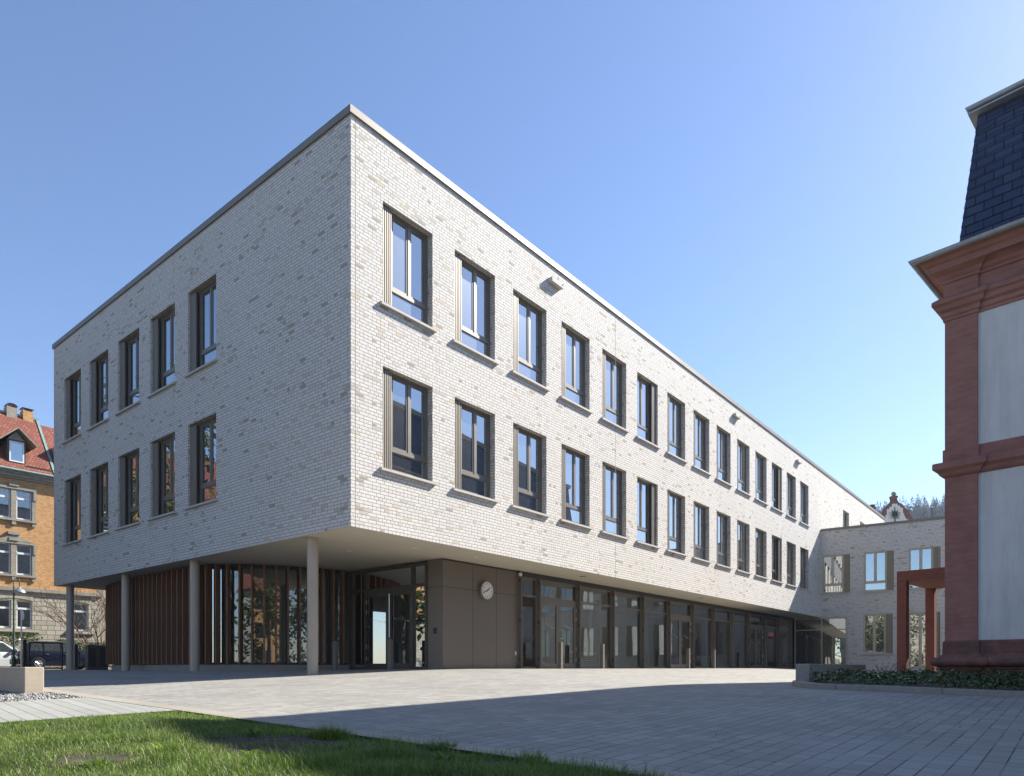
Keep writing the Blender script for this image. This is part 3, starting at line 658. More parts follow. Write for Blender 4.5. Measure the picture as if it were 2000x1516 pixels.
for h in wh[1:]: copy_tree(wp, wing, (h[0], 0, h[2]))
wq = window('window', wing, 1.66, 2.47, 'R', 0.38, None, 0.045, M['frame_pale'], M['shutter_tan'], 0.5, 0.06); wq.location = (2.47, 0, 0.885)
for h in wl[2:]: copy_tree(wq, wing, (h[0], 0, h[2]))
wd = window('garden_door', wing, 1.66, 3.41, 'R', 0.38, None, 0.045, M['frame_pale'], M['shutter_tan'], 0.5, 0.08, sill=False); wd.location = (4.955, 0, -0.06)
MB().box(0.06, 1.24, 0.03, 0.10, 2.36, 2.46).build('transom', M['frame_pale'], wd)
g = MB()
for x in (-1.62, 0.02, 1.47): g.box(x, x + 0.07, 0.03, 0.12, -0.10, 3.22)
for z in (-0.10, 2.42, 3.15): g.box(-1.55, 0.02, 0.03, 0.12, z, z + 0.07); g.box(0.09, 1.47, 0.03, 0.12, z, z + 0.07)
gg = g.build('corner_glazing', M['frame_pale'], wing)
MB().q((-1.55, .07, -.03), (1.47, .07, -.03), (1.47, .07, 3.16), (-1.55, .07, 3.16)).build('pane', M['pane'], gg)
s = MB(); s.box(7.0, 7.5, -0.18, 0, 8.25, 8.27); s.box(7.0, 7.02, -0.18, 0, 8.27, 8.4); s.box(7.48, 7.5, -.18, 0, 8.27, 8.4); s.build('scupper', M['sill'], wing)

# ------------------------------------------------------------------ old building with red sandstone pilasters
old = thing('old_school_house', 'old white stucco building with red sandstone corner pilaster, cornice and dark slate mansard roof', 'building', (W0.x, W0.y, 0), A_OLD)
X1, Y1, PW = 15.0, 22.0, 0.622
def sweep(mb, prof, brk=True):
    def plan(p):
        if brk: return [(X1, .06 - p), (PW + max(p, 0), .06 - p), (PW + max(p, 0), -p), (-p, -p), (-p, PW + max(p, 0)), (.06 - p, PW + max(p, 0)), (.06 - p, Y1)]
        return [(X1, -p), (-p, -p), (-p, Y1)]
    for (p0, za), (p1, zc) in zip(prof, prof[1:]):
        A, B = plan(p0), plan(p1)
        for i in range(len(A) - 1): mb.q((*A[i], za), (*A[i + 1], za), (*B[i + 1], zc), (*B[i], zc))
    return mb
st = MB()
oh = [(3.1 + 3.2 * i, 4.3 + 3.2 * i, 1.2, 3.3) for i in range(4)] + [(3.1 + 3.2 * i, 4.3 + 3.2 * i, 5.2, 7.2) for i in range(4)]
facade(st, lambda u, z, q: (u, 0.06 + q, z), 0.55, X1, 0.5, 8.4, oh, 0.25)
ohl = [(2.6 + 3.2 * i, 3.8 + 3.2 * i, 1.2, 3.3) for i in range(6) if i not in (2,)] + [(2.6 + 3.2 * i, 3.8 + 3.2 * i, 5.2, 7.2) for i in range(6)]
facade(st, lambda u, z, q: (0.06 + q, u, z), 0.55, Y1, 0.5, 8.4, ohl, 0.25)
st.q((X1, 0.06, -.6), (X1, Y1, -.6), (X1, Y1, 9.1), (X1, .06, 9.1)); st.q((0.06, Y1, -.6), (X1, Y1, -.6), (X1, Y1, 9.1), (0.06, Y1, 9.1))
st.build('stucco_wall', M['stucco'], old)
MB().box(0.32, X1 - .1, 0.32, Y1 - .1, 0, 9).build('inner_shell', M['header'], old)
pi = MB(); pi.box(0, PW, 0, 0.2, 0.57, 4.24); pi.box(0, 0.2, 0.2, PW, 0.57, 4.24); pi.box(0, PW, 0, .2, 4.87, 7.74); pi.box(0, .2, .2, PW, 4.87, 7.74)
pi.build('pilaster', M['red_stone'], old)
base = [(0.0, 0.60), (0.035, 0.57), (0.04, 0.30), (0.07, 0.27), (0.10, 0.235)]
for i in range(9):
    t = math.pi * (0.5 - i / 8); base.append((0.125 + 0.11 * math.cos(t), 0.125 + 0.105 * math.sin(t)))
base += [(0.10, 0.01), (0.10, -0.02), (0.075, -0.045), (0.075, -0.075), (0.06, -0.10), (0.045, -0.15), (0.05, -0.20), (0.085, -0.26), (0.10, -0.30), (0.10, -0.40), (0.07, -0.41), (0.07, -0.62)]
sweep(MB(), base).build('plinth', M['red_stone_dirty'], old)
sweep(MB(), [(0.0, 4.87), (0.035, 4.86), (0.035, 4.58), (0.17, 4.56), (0.20, 4.54), (0.20, 4.42), (0.165, 4.39), (0.12, 4.36), (0.09, 4.30), (0.05, 4.26), (0.0, 4.24)]).build('string_course', M['red_stone'], old)
sweep(MB(), [(0.02, 8.55), (0.02, 8.28), (0.09, 8.25), (0.18, 8.19), (0.21, 8.16), (0.21, 8.08), (0.15, 8.05), (0.13, 7.96), (0.06, 7.92), (0.06, 7.82), (0.03, 7.80), (0.03, 7.74), (0.0, 7.735)]).build('architrave', M['red_stone'], old)
sweep(MB(), [(0.02, 8.55), (0.06, 8.57), (0.06, 8.62), (0.10, 8.66), (0.12, 8.72), (0.19, 8.76), (0.27, 8.79)]).build('bed_moulding', M['red_stone'], old)
sweep(MB(), [(0.20, 8.79), (0.28, 8.79), (0.28, 8.92), (0.33, 8.95), (0.37, 9.01), (0.43, 9.06), (0.45, 9.08), (0.0, 9.09)], False).build('cornice', M['red_stone'], old)
def gutter(name, p, z, r):
    pr = [(p - 2 * r, z)] + [(p - r + r * math.cos(math.pi + math.pi * k / 6) * -1 if False else p - r - r * math.cos(math.pi * k / 6), z - r * 0.9 * math.sin(math.pi * k / 6)) for k in range(7)] + [(p + 0.008, z + 0.02), (p - 0.008, z + 0.02), (p - 0.01, z)]
    o = sweep(MB(), pr, False).build(name, M['zinc'], old)
    jn = MB()
    for k in range(8):
        x = 0.55 + k * 1.05 - p
        for a in range(6):
            c0, c1 = [(p - r - (r + .004) * math.cos(math.pi * q / 6), z - (r + .004) * .9 * math.sin(math.pi * q / 6)) for q in (a, a + 1)]
            jn.q((x, -c0[0], c0[1]), (x + .03, -c0[0], c0[1]), (x + .03, -c1[0], c1[1]), (x, -c1[0], c1[1]))
            jn.q((-c0[0], x, c0[1]), (-c0[0], x + .03, c0[1]), (-c1[0], x + .03, c1[1]), (-c1[0], x, c1[1]))
    jn.build('gutter_joint', M['zinc'], o)
gutter('lower_gutter', 0.571, 9.09, 0.075)
M['slate'] = brick_mat('dark_slate', [(0, (0.040, 0.054, 0.105)), (0.4, (0.047, 0.063, 0.12)), (0.75, (0.034, 0.045, 0.088))], (0.008, 0.009, 0.013), 0.34, 0.205, 0.012, 0.45, 0.9, 1.0, 2, 0.1)
mz = MB()
sweep(mz, [(0.52, 9.10), (-0.224, 9.46)], False); mz.build('eaves_sheet', M['zinc'], old)
# slates are laid in real overlapping courses
sl = MB(); n = 14; z0, z1_, e0, e1 = 9.42, 12.40, -0.224, -0.53
for i in range(n):
    za, zc = z0 + (z1_ - z0) * i / n, z0 + (z1_ - z0) * (i + 1) / n + 0.03
    pa, pc = e0 + (e1 - e0) * i / n + 0.014, e0 + (e1 - e0) * (i + 1) / n
    sweep(sl, [(pa - 0.02, za), (pa, za), (pc, zc)], False)
sl.build('slate_mansard', M['slate'], old)
sweep(MB(), [(-0.53, 12.36), (-0.36, 12.38), (-0.36, 12.42), (-0.53, 12.5)], False).build('upper_fascia', M['zinc'], old)
gutter('upper_gutter', -0.32, 12.51, 0.065)
sweep(MB(), [(-0.40, 12.50), (-4.5, 13.6)], False).build('upper_roof', M['slate'], old)
M['old_pane'] = glass_mat('old_pane', 0.12, (0.5,) * 3, False)
def ofr(mb, a, b, c, d, P):
    for (p, q, r, s) in ((a, b, c, c + .08), (a, b, d - .08, d), (a, a + .08, c + .08, d - .08), (b - .08, b, c + .08, d - .08), ((a + b) / 2 - .04, (a + b) / 2 + .04, c + .08, d - .08)):
        k = [P(p, r, 0), P(q, r, 0), P(q, s, 0), P(p, s, 0)]; k2 = [P(p, r, .05), P(q, r, .05), P(q, s, .05), P(p, s, .05)]
        mb.q(*k)
        for i in range(4): j = (i + 1) % 4; mb.q(k[i], k[j], k2[j], k2[i])
for hs, P in ((oh, lambda u, z, q: (u, 0.22 + q, z)), (ohl, lambda u, z, q: (0.22 + q, u, z))):
    for h in hs:
        w_ = MB(); ofr(w_, *h, P); w = w_.build('window', M['white'], old)
        a, b, c, d = h; MB().q(P(a, c, .04), P(b, c, .04), P(b, d, .04), P(a, d, .04)).build('pane', M['old_pane'], w)

# red concrete portal against the old building
ca = thing('entrance_canopy', 'flat red concrete canopy on two square red posts beside the old building', 'canopy', (W0.x, W0.y, -0.35), A_OLD)
MB().box(-3.62, -0.02, 8.38, 11.80, 3.31, 3.66).build('roof_slab', M['red_concrete'], ca, bevel=0.01)
for y in (8.38, 11.50): MB().box(-3.62, -3.32, y, y + 0.30, 0, 3.308).build('post', M['red_concrete'], ca, bevel=0.008)

# ------------------------------------------------------------------ kerb, planting and low walls
kp = [(7.4, 17.2), (6.55, 16.1), (6.0, 15.0), (5.66, 13.9), (5.56, 13.3), (5.66, 12.9), (6.18, 12.42), (6.87, 11.72), (7.95, 10.84), (9.6, 9.5), (12.5, 7.1), (16, 4.2)]
kc = resample(kp, 0.28); kb = MB()
def offpts(c, d):
    o = []
    for i in range(len(c)):
        t = c[min(i + 1, len(c) - 1)] - c[max(i - 1, 0)]; t = t / np.linalg.norm(t); o.append(c[i] + np.array([-t[1], t[0]]) * d)
    return np.array(o)
ki = offpts(kc, 0.22)
zt = lambda p: gzf(p[0], p[1]) + 0.10
for i in range(len(kc) - 1):
    a, b, c, d = kc[i], kc[i + 1], ki[i + 1], ki[i]
    g_ = 0.012 if i % 6 == 0 else 0
    if g_: a = a + (b - a) * 0.04; d = d + (c - d) * 0.04
    za, zb2, zc, zd = zt(a), zt(b), zt(b), zt(a)
    kb.q((*a, za), (*b, zb2), (*c, zc), (*d, zd)); kb.q((*a, za - .16), (*b, zb2 - .16), (*b, zb2), (*a, za)); kb.q((*c, zc - .16), (*d, zd - .16), (*d, zd), (*c, zc))
    if g_: kb.q((*a, za - .16), (*a, za), (*d, zd), (*d, zd - .16))
tag(kb.build('planting_kerb', M['kerb']), 'low curved concrete kerb edging the planting bed beside the old building', 'kerb')
poly = [tuple(p) for p in ki] + [(16.5, 6.0), (10, 15.6), (13.5, 20), (9.5, 20)]
def inpoly(x, y, P):
    x = np.asarray(x); r = np.zeros(x.shape, bool); n = len(P)
    for i in range(n):
        (x0, y0), (x1, y1) = P[i], P[(i + 1) % n]
        if y0 == y1: continue
        c = ((y0 > y) != (y1 > y)) & (x < (x1 - x0) * (y - y0) / (y1 - y0) + x0); r ^= c
    return r
grid_region('bed_soil', M['soil'], 5, 17, 4, 20, 0.12, lambda x, y: inpoly(x, y, poly), lambda x, y: 0.07 + 0 * x)
bx, by = 6.27, 14.7
bw = thing('concrete_bench_wall', 'low smooth concrete wall at the end of the leafy planting bed', 'low wall', (bx, by, -0.36), A_MAIN)
MB().box(0, 5.0, 0, 0.29, 0, 0.44).build('wall', M['kerb'], bw, bevel=0.012)
MB().box(0.0, 0.008, 0.02, .27, 0.02, 0.42) if False else None
lw = thing('seat_wall', 'thick beige concrete seat wall standing in gravel left of the plaza', 'low wall', (-8.15, 11.66, -0.50), A_MAIN)
MB().box(0, 0.29, 0, 6.0, 0, 0.508).build('wall', M['bench'], lw, bevel=0.012)

def foliage_mesh(name, V, Fc, rnd, mat):
    me = bpy.data.meshes.new(name); nv, nf = len(V), len(Fc)
    me.vertices.add(nv); me.vertices.foreach_set('co', V.ravel()); k = Fc.shape[1]
    me.loops.add(nf * k); me.loops.foreach_set('vertex_index', Fc.ravel().astype(np.int32)); me.polygons.add(nf)
    me.polygons.foreach_set('loop_start', np.arange(0, nf * k, k, dtype=np.int32)); me.polygons.foreach_set('loop_total', np.full(nf, k, dtype=np.int32))
    at = me.attributes.new('rnd', 'FLOAT', 'FACE'); at.data.foreach_set('value', rnd.astype(np.float32)); me.materials.append(mat); me.update(); me.validate()
    o = bpy.data.objects.new(name, me); COL.objects.link(o); return o
def blades(P, h, wd, lean, rnd_shift=0):
    """P (n,3) roots; h, wd, lean arrays; three-segment curved blades"""
    n = len(P); a = rng.uniform(0, 2 * np.pi, n); ld = np.stack([np.cos(a), np.sin(a), np.zeros(n)], 1); sd_ = np.stack([-np.sin(a), np.cos(a), np.zeros(n)], 1)
    tw = rng.uniform(-.8, .8, n)[:, None]; sd_ = sd_ * np.cos(tw) + ld * np.sin(tw); out = []
    for t in (0, .4, .75, 1.0):
        c = P + ld * (lean * t * t)[:, None] + np.array([0, 0, 1]) * (h * (t - 0.35 * np.minimum(lean / h, 1.2) * t * t))[:, None]
        wv = (wd * (1 - t ** 1.5) * 0.5 + 0.0002)[:, None]; out += [c - sd_ * wv, c + sd_ * wv]
    V = np.stack(out, 1).reshape(-1, 3); b = np.arange(n)[:, None] * 8
    Fc = np.concatenate([b + np.array([[0, 1, 3, 2]]), b + np.array([[2, 3, 5, 4]]), b + np.array([[4, 5, 7, 6]])], 1).reshape(-1, 4)
    return V, Fc
def vnoise(x, y, s, seed):
    r = np.random.default_rng(seed); T = r.random((64, 64)); x = x * s + 100; y = y * s + 100
    i, j = np.floor(x).astype(int), np.floor(y).astype(int); u, v = x - i, y - j; u = u * u * (3 - 2 * u); v = v * v * (3 - 2 * v)
    g = lambda a, b: T[a % 64, b % 64]
    return (g(i, j) * (1 - u) + g(i + 1, j) * u) * (1 - v) + (g(i, j + 1) * (1 - u) + g(i + 1, j + 1) * u) * v
# lawn
nb = 260000
gx_ = rng.uniform(-7.5, 3.2, nb); gy_ = 3.9 + (9.3 - 3.9) * rng.random(nb) ** 1.15
dens = vnoise(gx_, gy_, 1.6, 3) * 0.6 + vnoise(gx_, gy_, 5, 4) * 0.4
# bare soil patches
bare = np.zeros(nb)
for cx, cy, r in ((-1.75, 6.2, .5), (-2.35, 6.1, .4), (-1.0, 5.9, .35), (-2.0, 5.6, .3), (-1.2, 6.6, .28), (-.55, 5.75, .35), (-3.1, 5.2, .3), (-.05, 5.2, .3)):
    bare = np.maximum(bare, np.exp(-(((gx_ - cx) / r) ** 2 + ((gy_ - cy) / (r * .6)) ** 2)))
keep = in_lawn(gx_, gy_) & (np.abs(gx_) < 0.76 * gy_ + 0.4) & (rng.random(nb) < np.clip(0.5 + dens * 1.1, 0, 1)) & (rng.random(nb) > bare * 1.6)
gx_, gy_, dens = gx_[keep], gy_[keep], dens[keep]; n = len(gx_)
tall = np.clip((vnoise(gx_, gy_, 2.4, 9) - 0.5) * 2.6, 0, 1) * np.clip((8.2 - gy_) / 2.2, 0.15, 1)
edge_ = np.clip((gx_ + 2.4) / 1.4, 0, 1) * np.clip(1 - (-5.88 - ((gx_ - C0.x) * Dv.x + (gy_ - C0.y) * Dv.y)) / .9, 0, 1); tall = np.maximum(tall, edge_ * vnoise(gx_, gy_, 4.5, 31) * 1.1)
hh = (0.026 + 0.03 * rng.random(n)) + 0.15 * tall * rng.random(n) ** 1.5
P3 = np.stack([gx_, gy_, gz(gx_, gy_) + mound(gx_, gy_) - 0.003], 1)
V_, F_ = blades(P3, hh, 0.0028 + 0.0028 * rng.random(n), hh * rng.uniform(.15, 1.1, n))
rr = np.clip(rng.normal(.42, .24, n) + (dens - .5) * .75 - tall * 0.12, 0, 0.9); dead = rng.random(n) < 0.035; rr[dead] = rng.uniform(.9, 1, dead.sum())
tag(foliage_mesh('lawn_grass', V_, F_, np.repeat(rr, 3), M['grass']), kind='stuff')
def tuft(name, label, x, y, nbl, h, spread, mat, group=None, cat='grass tuft', zoff=0.0, wd=0.006, rlo=.1, rhi=.75):
    a = rng.uniform(0, 2 * np.pi, nbl); r = spread * np.sqrt(rng.random(nbl)); X = r * np.cos(a); Y = r * np.sin(a)
    H = h * rng.uniform(.3, 1, nbl) * (1.05 - .45 * r / spread); Vt, Ft = blades(np.stack([X, Y, np.zeros(nbl)], 1), H, np.full(nbl, wd) * rng.uniform(.6, 1.2, nbl), H * rng.uniform(.3, 1.7, nbl))
    o = foliage_mesh(name, Vt, Ft, np.repeat(rng.uniform(rlo, rhi, nbl), 3), mat)
    o.location = (x, y, gzf(x, y) + float(mound(x, y)) + zoff if zoff == 0 else gzf(x, y) + zoff); return tag(o, label, cat, group)
TG = 'tall grass tufts growing out of the lawn'
for x, y, h, sp, nb_, l in ((-1.72, 6.52, .26, .17, 620, 'large dark grass tuft overhanging the border strip near the bare soil'),
        (-.62, 6.0, .18, .14, 300, 'grass tuft at the lawn edge right of the large tuft'), (.15, 5.35, .19, .13, 300, 'grass tuft on the shaded lawn tip near the right end'),
        (.62, 5.02, .10, .12, 250, 'last small grass tuft where lawn meets plaza at the bottom edge'), (-2.6, 5.5, .18, .14, 320, 'shaded long-bladed grass tuft in front of the bare soil'),
        (-1.15, 5.45, .10, .14, 300, 'wide low grass tuft in the shaded foreground'), (-2.75, 6.95, .12, .14, 280, 'grass tuft at the border between sunlight and shade'),
        (-2.95, 4.95, .16, .11, 240, 'bushy tuft with pale lit blades at the bottom of the lawn'), (-3.6, 6.1, .10, .16, 260, 'sunlit tuft in the middle of the lawn')):
    tuft('grass_tuft', l, x, y, nb_, h, sp, M['grass'], TG)
tuft('yellow_grass_tuft', 'bright yellow-green tuft of broad blades catching the sun', -2.72, 5.42, 60, .21, .05, M['grass'], None, 'grass tuft', wd=.012, rlo=.84, rhi=.88)
def leaves(n, cx, cy, cz, sx, sy, sz, size, shell=False):
    a = rng.normal(size=(n, 3)); a /= np.linalg.norm(a, axis=1)[:, None]; r = rng.random(n)[:, None] ** (1 / 6 if shell else 1 / 3)
    c = a * r * np.array([sx, sy, sz]) + np.array([cx, cy, cz]); return leafquads(c, size)
def leafquads(c, size):
    n = len(c); u = rng.normal(size=(n, 3)); u /= np.linalg.norm(u, axis=1)[:, None]; nn = rng.normal(size=(n, 3)) + np.array([0, 0, 1.1]); nn /= np.linalg.norm(nn, axis=1)[:, None]
    v = np.cross(nn, u); v /= np.linalg.norm(v, axis=1)[:, None]; u = np.cross(v, nn); s = (size * rng.uniform(.6, 1.2, n))[:, None]
    V = np.stack([c - u * s, c - v * s * .5 - u * s * .1, c + u * s, c + v * s * .5 - u * s * .1], 1).reshape(-1, 3)
    return V, np.arange(4 * n).reshape(n, 4)
for x, y, l in ((-1.95, 5.25, 'rosette of broad weed leaves in the shaded grass'), (-1.35, 5.15, 'pale green broad-leaved weed at the bottom of the lawn'), (-2.35, 6.38, 'yellowish weed at the edge of the bare soil patch'), (-.5, 5.2, 'light green leafy weed in the shaded foreground')):
    an = rng.uniform(0, 6.28, 14); ln_ = rng.uniform(.06, .12, 14); up = rng.uniform(.25, .9, 14); Vt = [(0, 0, 0)]; Ft = []
    for q_ in range(14):
        dx, dy = math.cos(an[q_]), math.sin(an[q_]); L_, u_ = ln_[q_], up[q_]; n0 = len(Vt)
        Vt += [(dx * L_ * .55 - dy * L_ * .2, dy * L_ * .55 + dx * L_ * .2, L_ * u_ * .7), (dx * L_, dy * L_, L_ * u_ * .8), (dx * L_ * .55 + dy * L_ * .2, dy * L_ * .55 - dx * L_ * .2, L_ * u_ * .7)]; Ft.append((0, n0, n0 + 1, n0 + 2))
    Vt, Ft = np.array(Vt), np.array(Ft)
    o = foliage_mesh('broad_leaf_weed', Vt, Ft, rng.uniform(.3, .85, 14), M['grass']); o.location = (x, y, gzf(x, y) + float(mound(x, y)) + .01); tag(o, l, 'weed', 'broad-leaved weeds in the lawn')
# pebbles in the gravel bed and soil crumbs
def pebbles(name, X, Y, Z, s, mat, kind='stuff'):
    n = len(X); o6 = np.array([[1, 0, 0], [0, 1, 0], [-1, 0, 0], [0, -1, 0], [0, 0, .7], [0, 0, -.7]]); f8 = np.array([[0, 1, 4], [1, 2, 4], [2, 3, 4], [3, 0, 4], [1, 0, 5], [2, 1, 5], [3, 2, 5], [0, 3, 5]])
    a = rng.uniform(0, 6.28, n); c, s_ = np.cos(a), np.sin(a); B = o6[None] * rng.uniform(.6, 1.3, (n, 6, 1)) * s[:, None, None]
    V = np.stack([B[..., 0] * c[:, None] - B[..., 1] * s_[:, None] + X[:, None], B[..., 0] * s_[:, None] + B[..., 1] * c[:, None] + Y[:, None], B[..., 2] + Z[:, None]], -1).reshape(-1, 3)
    Fc = (np.arange(n)[:, None, None] * 6 + f8[None]).reshape(-1, 3)
    return tag(foliage_mesh(name, V, Fc, np.repeat(rng.random(n), 8), mat), kind=kind)
M['pebble'] = leaf_mat('pebble', [(0, (0.10, 0.095, 0.09)), (0.5, (0.25, 0.24, 0.22)), (1, (0.50, 0.49, 0.46))], 0.8, 0.0)
M['crumb'] = leaf_mat('soil_crumb', [(0, (0.03, 0.022, 0.016)), (0.8, (0.09, 0.065, 0.045)), (1, (0.3, 0.26, 0.2))], 0.95, 0.0)
n = 16000; X = rng.uniform(-12, -6, n); Y = rng.uniform(8.5, 13, n); fq = X * Fv.x + Y * Fv.y; aq = (X - C0.x) * Dv.x + (Y - C0.y) * Dv.y
k = (fq < -12.5) & (aq < -5.88); X, Y = X[k], Y[k]; pebbles('gravel', X, Y, gz(X, Y) - 0.012 + 0.012 * rng.random(len(X)), rng.uniform(.011, .026, len(X)), M['pebble'])
n = 9000; X = rng.uniform(-4.5, 1.5, n); Y = rng.uniform(4.3, 7.6, n); k = in_lawn(X, Y); X, Y = X[k], Y[k]
pebbles('soil_crumbs', X, Y, gz(X, Y) + mound(X, Y) - 0.001, rng.uniform(.003, .011, len(X)), M['crumb'])
# small dark bits scattered on the plaza
n = 260; X = rng.uniform(-7, 8, n); Y = rng.uniform(6, 19, n); k = ~in_lawn(X, Y); X, Y = X[k], Y[k]; pebbles('plaza_debris', X, Y, gz(X, Y) + .003, rng.uniform(.003, .009, len(X)), M['crumb'])

# ground cover in the bed
n = 30000; X = rng.uniform(5.4, 14, n); Y = rng.uniform(6, 18, n)
ins = inpoly(X, Y, [tuple(p) for p in offpts(kc, 0.27)] + [(16.5, 6.0), (10, 15.6), (12.5, 18.7), (8.9, 17.4)]); 
loc_ = (X - W0.x) * Fv.x + (Y - W0.y) * Fv.y; log_ = (X - W0.x) * Gv.x + (Y - W0.y) * Gv.y; ins &= ~((loc_ > -.12) & (log_ > -.12)) 
am = (X - bx) * Dv.x + (Y - by) * Dv.y; um = (X - bx) * Lv.x + (Y - by) * Lv.y; ins &= ~((am > -.1) & (um > -.06) & (am < 5.1))
X, Y = X[ins], Y[ins]; hm = 0.07 + 0.23 * np.clip(vnoise(X, Y, 2.2, 21) * 1.3 - .1, 0, 1)
Vt, Ft = leafquads(np.stack([X, Y, gz(X, Y) + 0.06 + hm * rng.random(len(X)) ** .5], 1), np.full(len(X), .042))
tag(foliage_mesh('ground_cover', Vt, Ft, np.clip(rng.normal(.4, .25, len(X)), 0, 1), M['cover']), kind='stuff')
for x, y, l in ((8.85, 12.75, 'arching ornamental grass clump before the red stone plinth'), (9.95, 12.05, 'ornamental grass clump at the right edge of the picture')):
    tuft('ornamental_grass', l, x, y, 420, .36, .07, M['cover'], 'ornamental grasses in the bed', 'ornamental grass', zoff=0.08, wd=.007)
def bare_shrub(label, x, y, z, h, n, spread, r0, depth=3, cat='shrub', name='bare_shrub', group=None):
    t = MB()
    def grow(p, d, ln, r, k):
        q = p + d * ln; mid = p + d * ln * .5 + Vector((random.uniform(-1, 1), random.uniform(-1, 1), 0)) * ln * .07
        t.tube([p, mid, q], [r, r * .85, r * .65], 4, False)
        if k:
            for _ in range(random.choice((2, 3))):
                nd = (d + Vector((random.uniform(-1, 1), random.uniform(-1, 1), random.uniform(-.4, .7))) * .75).normalized(); grow(q if random.random() < .6 else mid, nd, ln * random.uniform(.55, .8), r * .62, k - 1)
    for _ in range(n):
        a = random.uniform(0, 6.28); grow(Vector((0, 0, 0)), Vector((math.cos(a) * spread, math.sin(a) * spread, 1)).normalized(), h * random.uniform(.35, .5), r0, depth)
    return tag(t.build(name, M['twig'], None, loc=(x, y, z)), label, cat, group)
for x, y, l in ((9.0, 16.9, 'leafless rose shrub at the far end of the low concrete wall'), (10.0, 17.9, 'leafless shrub just left of the red canopy post'), (12.0, 19.6, 'leafless shrub between the two red canopy posts')):
    bare_shrub(l, x, y, gzf(x, y) + .05, .62, 6, .55, .008, 2, group='bare shrubs in the planting bed')

# ------------------------------------------------------------------ street at the left
def at(a, u): x, y = m2w(a, u); return (x, y, gzf(x, y))
hs = thing('brick_apartment_house', 'orange brick house with grey rusticated stone ground floor and red tiled roof', 'house', (*m2w(0, 36.0), 0), A_MAIN)
HX0, HX1 = -36.0, 7.9; ZS, ZE = 4.55, 11.5
prs = [(2.40, 3.20), (3.47, 4.27)]
hw_up = [(c, d, zc, zd) for zc, zd in ((5.52, 7.35), (8.82, 10.59)) for off_ in (0, -3.6, -7.2, -10.8, -14.4, -18) for c, d in [(p + off_, q + off_) for p, q in prs]]
hw_dn = [(p + off_, q + off_, 2.33, 4.0) for off_ in (0, -3.6, -7.2, -10.8, -14.4, -18) for p, q in prs] + [(6.42, 7.35, 2.30, 4.05)]
mb = MB(); facade(mb, lambda u, z, q: (u, q, z), HX0, HX1, ZS, ZE, hw_up, 0.2); mb.q((HX1, 0, ZS), (HX1, 9, ZS), (HX1, 9, ZE), (HX1, 0, ZE)); mb.build('brick_wall', M['orange_brick'], hs)
mb = MB(); facade(mb, lambda u, z, q: (u, -0.08 + q, z), HX0, HX1 + .08, -0.3, ZS, hw_dn, 0.28); mb.q((HX1 + .08, -.08, -.3), (HX1 + .08, 9, -.3), (HX1 + .08, 9, ZS), (HX1 + .08, -.08, ZS)); mb.build('stone_wall', M['ashlar'], hs)
MB().box(HX1 + .1, 16, 1.6, 8, -.3, 9.5).build('side_wing', M['stone_dark'], hs)
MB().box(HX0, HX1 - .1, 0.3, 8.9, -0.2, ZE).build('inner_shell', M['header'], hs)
MB().box(HX0, HX1 + .22, -0.24, 0.1, ZS, ZS + .22).box(HX0, HX1 + .14, -.16, .1, ZS - .1, ZS).build('string_course', M['stone_dark'], hs)
MB().box(HX0, HX1 + .3, -0.36, 0.1, ZE, ZE + .12).box(HX0, HX1 + .2, -.22, .1, ZE - .18, ZE).box(HX0, HX1 + .1, -.1, .0, ZE - .3, ZE - .18).build('cornice', M['stone_dark'], hs)
MB().tube([(HX0, -.42, ZE + .16), (HX1 + .3, -.42, ZE + .16)], .08, 8).build('gutter', M['copper'], hs)
RZ = 15.9
rf = MB().q((HX0, -.38, ZE + .14), (5.40, -.38, ZE + .14), (5.40, 3.0, RZ), (HX0, 3.0, RZ)).q((HX0, 3, RZ), (5.4, 3, RZ), (5.4, 8, RZ + .3), (HX0, 8, RZ + .3)).q((5.46, -.38, ZE + .14), (HX1 + .2, -.38, ZE + .14), (HX1 - .6, 3, RZ - .25), (5.46, 3, RZ - .25)).q((HX1 + .2, -.38, ZE + .14), (HX1 + .2, 9, ZE + .14), (HX1 - .6, 8, RZ - .25), (HX1 - .6, 3, RZ - .25)).build('tiled_roof', M['roof_tile'], hs)
MB().q((5.36, -.40, ZE + .2), (5.50, -.40, ZE + .2), (5.50, 2.98, RZ + .06), (5.36, 2.98, RZ + .06)).box(HX0, 5.5, 2.92, 3.1, RZ - .02, RZ + .1).build('flashing', M['copper'], hs)
fl = MB()
for i in range(16): fl.box(4.0 + i * .09, 4.03 + i * .09, -.10, -.04, ZE + .42, ZE + .62)
fl.box(4.0, 5.4, -.09, -.05, ZE + .60, ZE + .63); fl.build('snow_guard', M['dark_wood'], rf)
# dormer with gabled hood
dm = MB(); dm.box(3.02, 3.98, .05, 2.0, 12.1, 13.55); d_ = dm.build('dormer', M['dark_wood'], hs)
hd = MB()
for s_ in (-1, 1):
    hd.q((3.5, -.35, 14.25), (3.5, 2.3, 14.25), (3.5 + s_ * .95, 2.3, 13.35), (3.5 + s_ * .95, -.35, 13.35)); hd.q((3.5, -.35, 14.17), (3.5, 2.3, 14.17), (3.5 + s_ * .95, 2.3, 13.27), (3.5 + s_ * .95, -.35, 13.27)); hd.q((3.5, -.35, 14.25), (3.5, -.35, 14.17), (3.5 + s_ * .95, -.35, 13.27), (3.5 + s_ * .95, -.35, 13.35))
hd.q((3.02, .06, 13.5), (3.98, .06, 13.5), (3.5, .06, 14.1)); hd.build('dormer_hood', M['stone_dark'], d_)
MB().box(3.13, 3.87, .0, .05, 12.22, 12.30).box(3.13, 3.87, 0, .05, 13.35, 13.43).box(3.13, 3.20, 0, .05, 12.3, 13.35).box(3.80, 3.87, 0, .05, 12.3, 13.35).build('dormer_frame', M['white'], d_)
